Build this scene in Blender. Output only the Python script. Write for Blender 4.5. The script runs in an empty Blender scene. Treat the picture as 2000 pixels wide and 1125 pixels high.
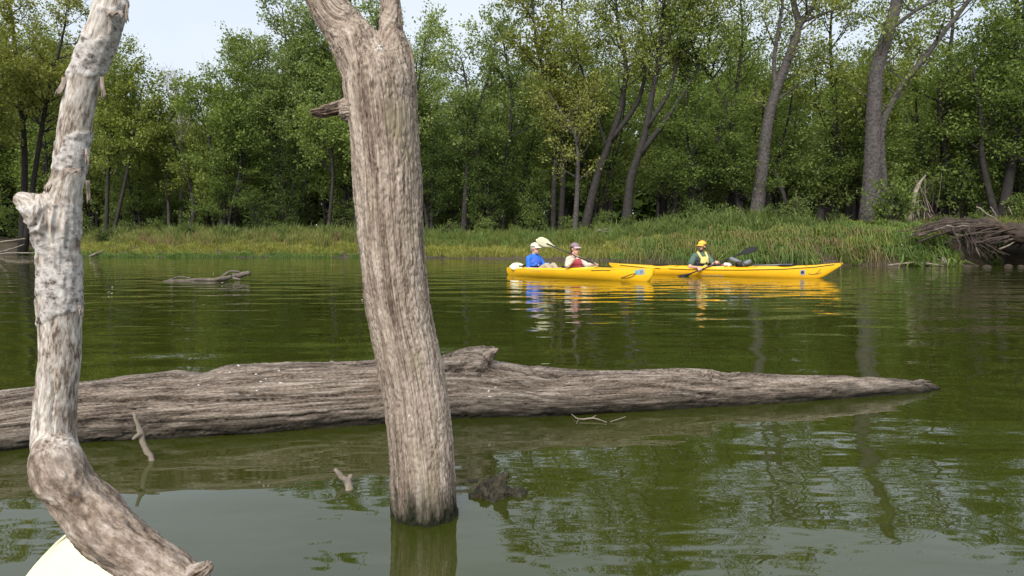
import bpy, bmesh, math, random
import numpy as np
from mathutils import Vector, Matrix

# ---------------------------------------------------------------- camera, sky, sun, exposure
sc = bpy.context.scene
col = sc.collection
R = math.radians
CAM_H, F, PITCH = 0.85, 1350.0, R(4.0)          # metres, focal length in photo pixels, downward tilt
cam_d = bpy.data.cameras.new('camera')
cam = bpy.data.objects.new('camera', cam_d)
col.objects.link(cam)
cam.location = (0, 0, CAM_H)
cam.rotation_euler = (R(90) - PITCH, 0, 0)
cam_d.sensor_width = 36.0
cam_d.lens = 36.0 * F / 2000.0
cam_d.clip_start = 0.05
cam_d.clip_end = 3000
sc.camera = cam

SUN_EL, SUN_AZ = R(42), R(196)                   # azimuth measured clockwise from +Y: behind the camera, to its left
world = bpy.data.worlds.new('World')
sc.world = world
world.use_nodes = True
wn, wl = world.node_tree.nodes, world.node_tree.links
wn.clear()
w_out = wn.new('ShaderNodeOutputWorld')
w_bg = wn.new('ShaderNodeBackground')
w_sky = wn.new('ShaderNodeTexSky')
w_sky.sky_type = 'NISHITA'
w_sky.sun_disc = False
w_sky.sun_elevation = SUN_EL
w_sky.sun_rotation = SUN_AZ
w_sky.air_density = 1.0
w_sky.dust_density = 2.0
w_tc = wn.new('ShaderNodeTexCoord')
w_map = wn.new('ShaderNodeMapping')
w_map.inputs['Scale'].default_value = (1.0, 1.0, 2.2)
w_noise = wn.new('ShaderNodeTexNoise')
w_noise.inputs['Scale'].default_value = 2.3
w_noise.inputs['Detail'].default_value = 6
w_noise.inputs['Roughness'].default_value = 0.55
w_ramp = wn.new('ShaderNodeValToRGB')
w_ramp.color_ramp.elements[0].position = 0.30
w_ramp.color_ramp.elements[0].color = (0.74, 0.74, 0.74, 1)
w_ramp.color_ramp.elements[1].position = 0.68
w_ramp.color_ramp.elements[1].color = (0.98, 0.98, 0.98, 1)
w_mix = wn.new('ShaderNodeMix')
w_mix.data_type = 'RGBA'
w_mix.inputs[7].default_value = (4.3, 4.68, 5.1, 1)      # thin bright overcast, same scale as the physical sky
wl.new(w_tc.outputs['Generated'], w_map.inputs['Vector'])
wl.new(w_map.outputs['Vector'], w_noise.inputs['Vector'])
wl.new(w_noise.outputs['Fac'], w_ramp.inputs['Fac'])
wl.new(w_ramp.outputs['Color'], w_mix.inputs[0])
wl.new(w_sky.outputs['Color'], w_mix.inputs[6])
wl.new(w_mix.outputs[2], w_bg.inputs['Color'])
w_bg.inputs['Strength'].default_value = 0.10
wl.new(w_bg.outputs['Background'], w_out.inputs['Surface'])

sun_d = bpy.data.lights.new('sun', 'SUN')
sun_d.energy = 2.3
sun_d.angle = R(35)
sun_d.color = (1.0, 0.965, 0.91)
sun = bpy.data.objects.new('sun', sun_d)
col.objects.link(sun)
sdir = Vector((math.sin(SUN_AZ) * math.cos(SUN_EL), math.cos(SUN_AZ) * math.cos(SUN_EL), math.sin(SUN_EL)))
sun.rotation_euler = sdir.to_track_quat('Z', 'Y').to_euler()

sc.view_settings.view_transform = 'Standard'
sc.view_settings.look = 'None'
sc.view_settings.exposure = 1.02
sc.view_settings.gamma = 1.0
sc.view_settings.use_curve_mapping = False
sc.cycles.max_bounces = 8
sc.cycles.diffuse_bounces = 3
sc.cycles.transmission_bounces = 4
sc.cycles.use_denoising = True

# ---------------------------------------------------------------- helpers
rng = np.random.default_rng(7)
FWD = np.array([0, math.cos(PITCH), -math.sin(PITCH)])
UPV = np.array([0, math.sin(PITCH), math.cos(PITCH)])
CAM = np.array([0, 0, CAM_H])


def ray(px, py):
    return FWD * F + np.array([px - 1000.0, 0, 0]) - UPV * (py - 562.5)


def at(px, py, Y):
    """the world point seen at photo pixel (px, py) at distance Y metres in front of the camera"""
    d = ray(px, py)
    return CAM + d * (Y / d[1])


def onwater(px, py, z=0.0):
    d = ray(px, py)
    return CAM + d * ((z - CAM_H) / d[2])


def hash3(ix, iy, iz):
    h = (ix * 374761393 + iy * 668265263 + iz * 2147483647) & 0xffffffff
    h = ((h ^ (h >> 13)) * 1274126177) & 0xffffffff
    return (h ^ (h >> 16)) & 0xffffffff


GR = rng.normal(size=(256, 3))
GR /= np.linalg.norm(GR, axis=1)[:, None]


def perlin(p):
    p = np.asarray(p, float)
    i = np.floor(p).astype(np.int64)
    f = p - i
    u = f * f * f * (f * (f * 6 - 15) + 10)
    out = 0
    for dx in (0, 1):
        wx = u[:, 0] if dx else 1 - u[:, 0]
        for dy in (0, 1):
            wy = u[:, 1] if dy else 1 - u[:, 1]
            for dz in (0, 1):
                wz = u[:, 2] if dz else 1 - u[:, 2]
                g = GR[hash3(i[:, 0] + dx, i[:, 1] + dy, i[:, 2] + dz) & 255]
                dd = f - np.array([dx, dy, dz])
                out = out + wx * wy * wz * (g * dd).sum(1)
    return out * 1.5


def fbm(p, octv=4, gain=0.5):
    s, a, k = 0, 1.0, 1.0
    for o in range(octv):
        s = s + a * perlin(p * k + o * 17.3)
        a *= gain
        k *= 2.03
    return s


def ridged(p, octv=3):
    s, a, k = 0, 1.0, 1.0
    for o in range(octv):
        s = s + a * (1 - np.abs(perlin(p * k + o * 9.7)) * 2.0)
        a *= 0.5
        k *= 2.1
    return s


def smooth(a, b, x):
    t = np.clip((x - a) / (b - a), 0, 1)
    return t * t * (3 - 2 * t)


def unit(v):
    return v / (np.linalg.norm(v, axis=-1, keepdims=True) + 1e-9)


def catmull(pts, n):
    pts = np.asarray(pts, float)
    P = np.vstack([2 * pts[0] - pts[1], pts, 2 * pts[-1] - pts[-2]])
    m = len(pts) - 1
    ts = np.linspace(0, m, n)
    k = np.minimum(ts.astype(int), m - 1)
    t = (ts - k)[:, None]
    a, b, c, d = P[k], P[k + 1], P[k + 2], P[k + 3]
    return 0.5 * ((2 * b) + (-a + c) * t + (2 * a - 5 * b + 4 * c - d) * t ** 2 + (-a + 3 * b - 3 * c + d) * t ** 3)


def frames(P):
    """tangent and two side vectors along a polyline (parallel transport)"""
    T = np.gradient(P, axis=0)
    T /= np.linalg.norm(T, axis=1)[:, None] + 1e-12
    ref = np.array([0, 0, 1.0]) if abs(T[0][2]) < 0.9 else np.array([1.0, 0, 0])
    A = np.zeros_like(P)
    a = np.cross(T[0], ref)
    a /= np.linalg.norm(a)
    for i in range(len(P)):
        a = a - T[i] * a.dot(T[i])
        a /= np.linalg.norm(a) + 1e-12
        A[i] = a
    return T, A, np.cross(T, A)


class MB:
    """collects shapes as vertices and faces and builds one mesh object"""

    def __init__(self):
        self.v, self.f, self.n = [], [], 0

    def add(self, v, f):
        self.v.append(np.asarray(v, float))
        self.f.extend([tuple(int(i) + self.n for i in q) for q in f])
        self.n += len(v)

    def tube(self, P, r, sides=6, cap=True):
        P = np.asarray(P, float)
        n = len(P)
        r = np.broadcast_to(np.asarray(r, float), (n,))
        T, A, B = frames(P)
        th = np.linspace(0, 2 * math.pi, sides, endpoint=False)
        ring = np.cos(th)[None, :, None] * A[:, None, :] + np.sin(th)[None, :, None] * B[:, None, :]
        V = (P[:, None, :] + ring * r[:, None, None]).reshape(-1, 3)
        f = []
        for i in range(n - 1):
            for j in range(sides):
                k = (j + 1) % sides
                f.append((i * sides + j, i * sides + k, (i + 1) * sides + k, (i + 1) * sides + j))
        if cap:
            f.append(tuple(range(sides - 1, -1, -1)))
            f.append(tuple((n - 1) * sides + j for j in range(sides)))
        self.add(V, f)
        return self

    def capsule(self, p0, p1, r0, r1, sides=12):
        p0, p1 = np.asarray(p0, float), np.asarray(p1, float)
        d = p1 - p0
        L = np.linalg.norm(d) + 1e-9
        d = d / L
        a = [0.03, 0.4, 0.8, 1.2]
        P, r = [], []
        for t in a:
            P.append(p0 - d * r0 * math.cos(t)); r.append(r0 * math.sin(t))
        P.append(p0); r.append(r0)
        P.append(p1); r.append(r1)
        for t in reversed(a):
            P.append(p1 + d * r1 * math.cos(t)); r.append(r1 * math.sin(t))
        return self.tube(P, r, sides)

    def ellipsoid(self, c, rad, rot=None, nu=14, nv=9, z0=-1.0, z1=1.0):
        ph = np.linspace(math.asin(max(-1, z0)) + (0.02 if z0 <= -1 else 0), math.asin(min(1, z1)) - (0.02 if z1 >= 1 else 0), nv)
        th = np.linspace(0, 2 * math.pi, nu, endpoint=False)
        V = np.stack([np.cos(ph)[:, None] * np.cos(th)[None], np.cos(ph)[:, None] * np.sin(th)[None], np.repeat(np.sin(ph)[:, None], nu, 1)], -1).reshape(-1, 3)
        V = V * np.asarray(rad)
        if rot is not None:
            V = V @ np.asarray(rot).T
        f = []
        for i in range(nv - 1):
            for j in range(nu):
                k = (j + 1) % nu
                f.append((i * nu + j, i * nu + k, (i + 1) * nu + k, (i + 1) * nu + j))
        f.append(tuple(range(nu - 1, -1, -1)))
        f.append(tuple((nv - 1) * nu + j for j in range(nu)))
        self.add(V + np.asarray(c), f)
        return self

    def box(self, c, s, rot=None):
        V = np.array([[x, y, z] for x in (-.5, .5) for y in (-.5, .5) for z in (-.5, .5)]) * np.asarray(s)
        if rot is not None:
            V = V @ np.asarray(rot).T
        self.add(V + np.asarray(c), [(0, 1, 3, 2), (4, 6, 7, 5), (0, 4, 5, 1), (2, 3, 7, 6), (0, 2, 6, 4), (1, 5, 7, 3)])
        return self

    def mesh(self, name, shade=True):
        me = bpy.data.meshes.new(name)
        me.from_pydata(np.vstack(self.v).tolist(), [], self.f)
        if shade:
            me.shade_smooth()
        return me

    def build(self, name, mat, parent=None, shade=True):
        return link(name, self.mesh(name, shade), mat, parent)


def link(name, me, mat, parent=None):
    if mat is not None:
        me.materials.clear()
        me.materials.append(mat)
    o = bpy.data.objects.new(name, me)
    col.objects.link(o)
    if parent is not None:
        o.parent = parent
    return o


def tag(o, label=None, cat=None, group=None, kind=None):
    for k, v in (('label', label), ('category', cat), ('group', group), ('kind', kind)):
        if v:
            o[k] = v
    return o


def empty(name, loc=(0, 0, 0), rz=0.0, label=None, cat=None, group=None):
    o = bpy.data.objects.new(name, None)
    o.empty_display_size = 0.1
    col.objects.link(o)
    o.location = tuple(loc)
    o.rotation_euler = (0, 0, rz)
    return tag(o, label, cat, group)


def quads_mesh(name, V, nv=4):
    """many separate polygons of nv corners each, from an (N, nv, 3) array"""
    N = len(V)
    me = bpy.data.meshes.new(name)
    me.vertices.add(N * nv)
    me.vertices.foreach_set('co', V.reshape(-1).astype(np.float32))
    me.loops.add(N * nv)
    me.loops.foreach_set('vertex_index', np.arange(N * nv, dtype=np.int32))
    me.polygons.add(N)
    me.polygons.foreach_set('loop_start', np.arange(0, N * nv, nv, dtype=np.int32))
    me.update(calc_edges=True)
    return me


def remesh(mb, voxel, smooth_it=4, factor=0.5):
    """fuse overlapping closed shapes into one continuous surface"""
    me = mb.mesh('tmp')
    o = bpy.data.objects.new('tmp', me)
    col.objects.link(o)
    m = o.modifiers.new('r', 'REMESH')
    m.mode = 'VOXEL'
    m.voxel_size = voxel
    if smooth_it:
        s = o.modifiers.new('s', 'SMOOTH')
        s.iterations = smooth_it
        s.factor = factor
    dg = bpy.context.evaluated_depsgraph_get()
    out = bpy.data.meshes.new_from_object(o.evaluated_get(dg))
    bpy.data.objects.remove(o)
    bpy.data.meshes.remove(me)
    out.shade_smooth()
    return out


# ---------------------------------------------------------------- materials
def new_mat(name):
    m = bpy.data.materials.new(name)
    m.use_nodes = True
    nt = m.node_tree
    b = nt.nodes['Principled BSDF']
    return m, nt.nodes, nt.links, b


def ramp_node(n, stops):
    r = n.new('ShaderNodeValToRGB')
    e = r.color_ramp.elements
    while len(e) < len(stops):
        e.new(0.5)
    for k, (p, c) in enumerate(stops):
        e[k].position = p
        e[k].color = (*c, 1)
    return r


def noise_node(n, l, vec, scale, detail=4, rough=0.55):
    t = n.new('ShaderNodeTexNoise')
    t.inputs['Scale'].default_value = scale
    t.inputs['Detail'].default_value = detail
    t.inputs['Roughness'].default_value = rough
    if vec is not None:
        l.new(vec, t.inputs['Vector'])
    return t


def vmul(n, l, vec, s):
    m = n.new('ShaderNodeVectorMath')
    m.operation = 'MULTIPLY'
    l.new(vec, m.inputs[0])
    m.inputs[1].default_value = s
    return m.outputs[0]


def mixc(n, l, fac, a, b, mode='MIX'):
    m = n.new('ShaderNodeMix')
    m.data_type = 'RGBA'
    m.blend_type = mode
    for idx, v in ((0, fac), (6, a), (7, b)):
        if isinstance(v, (int, float)):
            m.inputs[idx].default_value = v
        elif isinstance(v, tuple):
            m.inputs[idx].default_value = (*v, 1)
        else:
            l.new(v, m.inputs[idx])
    return m.outputs[2]


def mat_plain(name, c, rough=0.6, var=0.12, scale=30.0, bump=0.0, spec=0.5):
    """one colour with a slight mottling in the object's own space"""
    m, n, l, b = new_mat(name)
    tc = n.new('ShaderNodeTexCoord')
    t = noise_node(n, l, tc.outputs['Object'], scale, 5)
    r = ramp_node(n, [(0.3, tuple(x * (1 - var) for x in c)), (0.7, tuple(min(1, x * (1 + var)) for x in c))])
    l.new(t.outputs['Fac'], r.inputs['Fac'])
    l.new(r.outputs['Color'], b.inputs['Base Color'])
    b.inputs['Roughness'].default_value = rough
    b.inputs['Specular IOR Level'].default_value = spec
    if bump:
        bp = n.new('ShaderNodeBump')
        bp.inputs['Strength'].default_value = 1
        bp.inputs['Distance'].default_value = bump
        l.new(t.outputs['Fac'], bp.inputs['Height'])
        l.new(bp.outputs['Normal'], b.inputs['Normal'])
    return m


def mat_wood(name, stops, fine=70.0, along=0.08, patch=None, bump=0.003, waterline=None, bark=None):
    """weathered wood whose grain follows the 'grain' attribute (across, across, along)"""
    m, n, l, b = new_mat(name)
    at_ = n.new('ShaderNodeAttribute')
    at_.attribute_name = 'grain'
    g = at_.outputs['Vector']
    n1 = noise_node(n, l, vmul(n, l, g, (1, 1, along)), fine, 7, 0.62)
    n2 = noise_node(n, l, vmul(n, l, g, (1, 1, along * 1.2)), fine * 0.2, 5, 0.6)
    n3 = noise_node(n, l, vmul(n, l, g, (1, 1, 0.28)), fine * 2.2, 4, 0.65)
    ad = n.new('ShaderNodeMath'); ad.operation = 'MULTIPLY_ADD'
    l.new(n1.outputs['Fac'], ad.inputs[0]); ad.inputs[1].default_value = 0.40
    m2 = n.new('ShaderNodeMath'); m2.operation = 'MULTIPLY_ADD'
    l.new(n2.outputs['Fac'], m2.inputs[0]); m2.inputs[1].default_value = 0.32
    m3 = n.new('ShaderNodeMath'); m3.operation = 'MULTIPLY'
    l.new(n3.outputs['Fac'], m3.inputs[0]); m3.inputs[1].default_value = 0.30
    l.new(m3.outputs[0], m2.inputs[2])
    l.new(m2.outputs[0], ad.inputs[2])
    r = ramp_node(n, stops)
    l.new(ad.outputs[0], r.inputs['Fac'])
    c = r.outputs['Color']
    # thin drying cracks that run with the grain
    nc = noise_node(n, l, vmul(n, l, g, (1, 1, along * 0.45)), fine * 0.26, 3, 0.6)
    sb = n.new('ShaderNodeMath'); sb.operation = 'SUBTRACT'
    l.new(nc.outputs['Fac'], sb.inputs[0]); sb.inputs[1].default_value = 0.5
    ab = n.new('ShaderNodeMath'); ab.operation = 'ABSOLUTE'
    l.new(sb.outputs[0], ab.inputs[0])
    ck = ramp_node(n, [(0.0, (1, 1, 1)), (0.020, (0, 0, 0))])
    l.new(ab.outputs[0], ck.inputs['Fac'])
    ckf = n.new('ShaderNodeMath'); ckf.operation = 'MULTIPLY'
    l.new(ck.outputs['Color'], ckf.inputs[0]); ckf.inputs[1].default_value = 0.75 if not bark else 0.3
    c = mixc(n, l, ckf.outputs[0], c, tuple(x * 0.6 for x in stops[0][1]))
    if patch:
        pc, sc_, lo, hi = patch
        p = noise_node(n, l, vmul(n, l, g, (1, 1, 0.5)), sc_, 5, 0.6)
        pr = ramp_node(n, [(lo, (0, 0, 0)), (hi, (1, 1, 1))])
        l.new(p.outputs['Fac'], pr.inputs['Fac'])
        c = mixc(n, l, pr.outputs['Color'], c, pc)
    if bark:
        ba = n.new('ShaderNodeAttribute')
        ba.attribute_name = 'bark'
        br = noise_node(n, l, vmul(n, l, g, (1, 1, 1.25)), 85, 9, 0.72)
        brr = ramp_node(n, bark)
        l.new(br.outputs['Fac'], brr.inputs['Fac'])
        c = mixc(n, l, ba.outputs['Fac'], c, brr.outputs['Color'])
        ra = n.new('ShaderNodeAttribute')
        ra.attribute_name = 'rot'
        rn = noise_node(n, l, vmul(n, l, g, (1, 1, 0.42)), 64, 9, 0.74)
        rr = ramp_node(n, [(0.36, (0.030, 0.019, 0.013)), (0.45, (0.105, 0.070, 0.047)), (0.54, (0.225, 0.168, 0.125)), (0.66, (0.40, 0.34, 0.29))])
        l.new(rn.outputs['Fac'], rr.inputs['Fac'])
        c = mixc(n, l, ra.outputs['Fac'], c, rr.outputs['Color'])
    if waterline:
        wc, zlo, zhi = waterline
        geo = n.new('ShaderNodeNewGeometry')
        sp = n.new('ShaderNodeSeparateXYZ')
        l.new(geo.outputs['Position'], sp.inputs[0])
        na = noise_node(n, l, vmul(n, l, g, (1, 1, 0.3)), 26, 4)
        a2 = n.new('ShaderNodeMath'); a2.operation = 'MULTIPLY_ADD'
        l.new(na.outputs['Fac'], a2.inputs[0]); a2.inputs[1].default_value = (zhi - zlo) * 1.6
        l.new(sp.outputs['Z'], a2.inputs[2])
        mr = n.new('ShaderNodeMapRange')
        off = (zhi - zlo) * 0.8
        mr.inputs['From Min'].default_value = zlo + off
        mr.inputs['From Max'].default_value = zhi + off
        mr.inputs['To Min'].default_value = 1.0
        mr.inputs['To Max'].default_value = 0.0
        l.new(a2.outputs[0], mr.inputs['Value'])
        c = mixc(n, l, mr.outputs[0], c, wc)
    l.new(c, b.inputs['Base Color'])
    b.inputs['Roughness'].default_value = 0.85
    b.inputs['Specular IOR Level'].default_value = 0.25
    bp = n.new('ShaderNodeBump')
    bp.inputs['Strength'].default_value = 1.0
    bp.inputs['Distance'].default_value = bump
    l.new(ad.outputs[0], bp.inputs['Height'])
    l.new(bp.outputs['Normal'], b.inputs['Normal'])
    return m


def mat_leaf(name, dark, mid, light, trans=0.42, clump=0.7):
    """leaf blades: colour varies leaf by leaf, clump by clump and tree by tree"""
    m, n, l, b = new_mat(name)
    geo = n.new('ShaderNodeNewGeometry')
    tc = n.new('ShaderNodeTexCoord')
    oi = n.new('ShaderNodeObjectInfo')
    nz = noise_node(n, l, tc.outputs['Object'], clump, 3)
    a = n.new('ShaderNodeMath'); a.operation = 'MULTIPLY_ADD'
    l.new(geo.outputs['Random Per Island'], a.inputs[0]); a.inputs[1].default_value = 0.45
    s = n.new('ShaderNodeMath'); s.operation = 'MULTIPLY_ADD'
    l.new(nz.outputs['Fac'], s.inputs[0]); s.inputs[1].default_value = 0.55
    o = n.new('ShaderNodeMath'); o.operation = 'MULTIPLY_ADD'
    l.new(oi.outputs['Random'], o.inputs[0]); o.inputs[1].default_value = 0.22; o.inputs[2].default_value = -0.11
    l.new(o.outputs[0], s.inputs[2])
    l.new(s.outputs[0], a.inputs[2])
    r = ramp_node(n, [(0.2, dark), (0.5, mid), (0.85, light)])
    l.new(a.outputs[0], r.inputs['Fac'])
    l.new(r.outputs['Color'], b.inputs['Base Color'])
    b.inputs['Roughness'].default_value = 0.7
    b.inputs['Specular IOR Level'].default_value = 0.12
    tr = n.new('ShaderNodeBsdfTranslucent')
    tcol = mixc(n, l, 1.0, r.outputs['Color'], (1.25, 1.25, 0.55), 'MULTIPLY')
    l.new(tcol, tr.inputs['Color'])
    mx = n.new('ShaderNodeMixShader')
    mx.inputs[0].default_value = trans
    l.new(b.outputs[0], mx.inputs[1])
    l.new(tr.outputs[0], mx.inputs[2])
    l.new(mx.outputs[0], n['Material Output'].inputs['Surface'])
    return m


# water: murky green body under a Fresnel surface with small ripples
def make_water_mat():
    m, n, l, b = new_mat('river_water')
    geo = n.new('ShaderNodeNewGeometry')
    pos = geo.outputs['Position']
    patch = noise_node(n, l, vmul(n, l, pos, (0.25, 0.5, 1)), 1.0, 3)
    c = mixc(n, l, patch.outputs['Fac'], (0.026, 0.032, 0.0040), (0.035, 0.041, 0.0058))
    l.new(c, b.inputs['Base Color'])
    b.inputs['Roughness'].default_value = 0.015
    b.inputs['IOR'].default_value = 1.60
    swell = noise_node(n, l, vmul(n, l, pos, (0.55, 1.0, 1)), 1.7, 1, 0.4)
    rip = noise_node(n, l, vmul(n, l, pos, (0.45, 1.0, 1)), 7.0, 2, 0.45)
    amp = noise_node(n, l, vmul(n, l, pos, (0.5, 0.7, 1)), 0.55, 2)
    ar = ramp_node(n, [(0.36, (0.18, 0.18, 0.18)), (0.66, (1, 1, 1))])
    l.new(amp.outputs['Fac'], ar.inputs['Fac'])
    mu = n.new('ShaderNodeMath'); mu.operation = 'MULTIPLY'
    l.new(rip.outputs['Fac'], mu.inputs[0]); l.new(ar.outputs['Color'], mu.inputs[1])
    sw = n.new('ShaderNodeMath'); sw.operation = 'MULTIPLY_ADD'
    l.new(mu.outputs[0], sw.inputs[0]); sw.inputs[1].default_value = 0.25
    l.new(swell.outputs['Fac'], sw.inputs[2])
    bp = n.new('ShaderNodeBump')
    bp.inputs['Strength'].default_value = 1.0
    bp.inputs['Distance'].default_value = 0.027
    l.new(sw.outputs[0], bp.inputs['Height'])
    l.new(bp.outputs['Normal'], b.inputs['Normal'])
    return m


M = {}
M['water'] = make_water_mat()
M['post'] = mat_wood('weathered_trunk_wood', [(0.39, (0.060, 0.042, 0.030)), (0.46, (0.205, 0.155, 0.119)), (0.53, (0.335, 0.268, 0.214)), (0.63, (0.51, 0.435, 0.365))],
                     fine=125, along=0.062, patch=((0.23, 0.195, 0.118), 8, 0.55, 0.78), bump=0.007, waterline=((0.012, 0.014, 0.005), 0.01, 0.14))
M['log'] = mat_wood('grey_log_wood', [(0.42, (0.028, 0.020, 0.015)), (0.475, (0.105, 0.080, 0.062)), (0.535, (0.190, 0.151, 0.120)), (0.62, (0.345, 0.293, 0.245))],
                    fine=105, along=0.045, patch=((0.10, 0.07, 0.05), 5, 0.60, 0.80), bump=0.008, waterline=((0.014, 0.012, 0.007), 0.01, 0.10))  # stain at the water reaches higher to paint in shade on the underside
M['branch'] = mat_wood('bare_pale_wood', [(0.42, (0.12, 0.085, 0.064)), (0.475, (0.33, 0.275, 0.23)), (0.535, (0.50, 0.45, 0.40)), (0.62, (0.66, 0.62, 0.57))],
                       fine=130, along=0.30, patch=((0.150, 0.105, 0.078), 34, 0.54, 0.66), bump=0.003,
                       bark=[(0.36, (0.05, 0.04, 0.034)), (0.42, (0.21, 0.185, 0.168)), (0.50, (0.41, 0.375, 0.35)), (0.64, (0.60, 0.57, 0.54))])
M['stub'] = mat_wood('dark_stub_wood', [(0.44, (0.03, 0.02, 0.014)), (0.53, (0.16, 0.11, 0.08)), (0.62, (0.40, 0.33, 0.27))], fine=90, along=0.06, bump=0.004)
M['driftwood'] = mat_plain('driftwood', (0.21, 0.170, 0.132), 0.85, 0.5, 11, 0.01)
M['driftdark'] = mat_plain('wet_driftwood', (0.115, 0.093, 0.074), 0.85, 0.5, 9, 0.01)
M['rootwood'] = mat_plain('root_wood', (0.055, 0.038, 0.029), 0.9, 0.5, 7, 0.01)
M['barkdark'] = mat_plain('dark_tree_bark', (0.024, 0.020, 0.017), 0.9, 0.5, 6, 0.03)
M['barkgrey'] = mat_plain('grey_tree_bark', (0.064, 0.055, 0.051), 0.9, 0.55, 9, 0.06)
M['barkpale'] = mat_plain('pale_tree_bark', (0.30, 0.27, 0.235), 0.9, 0.35, 6, 0.02)
M['moss'] = mat_plain('mossy_rotten_wood', (0.035, 0.030, 0.017), 0.95, 0.7, 40, 0.012)
M['soil'] = mat_plain('soil', (0.045, 0.031, 0.021), 0.95, 0.5, 2.0, 0.03)
M['dropping'] = mat_plain('white_dropping', (0.52, 0.51, 0.48), 0.8, 0.1, 60)
M['blade'] = mat_plain('cream_paddle_plastic', (0.66, 0.63, 0.43), 0.4, 0.05, 12)
M['black'] = mat_plain('black_plastic', (0.016, 0.016, 0.018), 0.4, 0.2, 30)
# silver maple and its neighbours
M['leaf_olive'] = mat_leaf('olive_leaves', (0.098, 0.130, 0.030), (0.208, 0.252, 0.062), (0.36, 0.38, 0.115))
M['leaf_yellow'] = mat_leaf('yellowing_leaves', (0.125, 0.145, 0.034), (0.245, 0.265, 0.072), (0.39, 0.38, 0.135))
M['leaf_green'] = mat_leaf('green_leaves', (0.075, 0.114, 0.028), (0.162, 0.222, 0.058), (0.28, 0.335, 0.105))
M['leaf_silver'] = mat_leaf('silvery_green_leaves', (0.115, 0.158, 0.050), (0.228, 0.290, 0.100), (0.38, 0.44, 0.19))
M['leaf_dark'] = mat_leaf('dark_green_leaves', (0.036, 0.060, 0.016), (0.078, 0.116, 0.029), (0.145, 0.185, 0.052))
M['grass_green'] = mat_leaf('green_grass', (0.065, 0.12, 0.028), (0.105, 0.165, 0.042), (0.17, 0.22, 0.07), 0.3, 1.2)
M['grass_yellow'] = mat_leaf('yellowing_grass', (0.115, 0.138, 0.024), (0.215, 0.230, 0.050), (0.37, 0.33, 0.10), 0.3, 0.9)
M['grass_tall'] = mat_leaf('tall_grass', (0.070, 0.100, 0.022), (0.145, 0.175, 0.045), (0.28, 0.26, 0.095), 0.3, 0.8)
M['grass_blue'] = mat_leaf('blue_green_weeds', (0.055, 0.085, 0.022), (0.110, 0.152, 0.042), (0.195, 0.220, 0.075), 0.3, 1.0)
M['grass_brown'] = mat_leaf('seeding_brown_grass', (0.10, 0.078, 0.034), (0.18, 0.140, 0.064), (0.29, 0.22, 0.11), 0.2, 1.0)

# ---------------------------------------------------------------- the setting: water and the wooded bank
EDGE = [(-900, 494), (-300, 494), (60, 495), (170, 502), (500, 503), (760, 503), (1000, 506), (1180, 510), (1320, 513), (1500, 516), (1640, 518), (1830, 520), (2000, 521), (2600, 523)]
EP = np.array([onwater(x, y)[:2] for x, y in EDGE])
EP = EP[np.argsort(EP[:, 0])]


def bank_y(x):
    x = np.asarray(x, float)
    return np.interp(x, EP[:, 0], EP[:, 1]) + 0.35 * np.sin(x * 0.9) * np.cos(x * 0.37 + 1) * 0.6 + 2.3 * smooth(14.3, 15.2, x) * (1 - smooth(19.5, 21.0, x))


def rightness(x):
    return smooth(1.0, 9.5, np.asarray(x, float))


def ground_z(x, y):
    x, y = np.asarray(x, float), np.asarray(y, float)
    s = y - bank_y(x)
    zl = np.interp(s, [-6, -1.5, 0, 1.0, 3.0, 6.0, 10, 30, 500], [-1.2, -0.25, 0.0, 0.14, 0.42, 0.85, 1.05, 1.2, 1.5])
    zr = np.interp(s, [-6, -1.0, 0, 0.35, 0.8, 1.6, 3.5, 8, 30, 500], [-1.2, -0.35, 0.0, 0.30, 0.70, 1.0, 1.3, 1.45, 1.5, 1.6])
    w = rightness(x)
    z = zl * (1 - w) + zr * w
    p = np.stack([x * 0.8, y * 0.8, np.zeros_like(x)], -1).reshape(-1, 3)
    nz = fbm(p, 3).reshape(x.shape)
    return z + nz * (0.09 + 0.13 * w * (1 - smooth(5, 9, s))) * smooth(0.0, 1.2, s)


def gpt(px, Y):
    """ground point under photo column px at distance Y"""
    X = (px - 1000.0) / F * Y * 1.0005
    return np.array([X, Y, float(ground_z(np.array([X]), np.array([Y]))[0])])


wm = bpy.data.meshes.new('river_water')
wm.from_pydata([(-600, -300, 0), (600, -300, 0), (600, 60, 0), (-600, 60, 0)], [], [(0, 1, 2, 3)])
tag(link('water', wm, M['water']), kind='structure')


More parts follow.
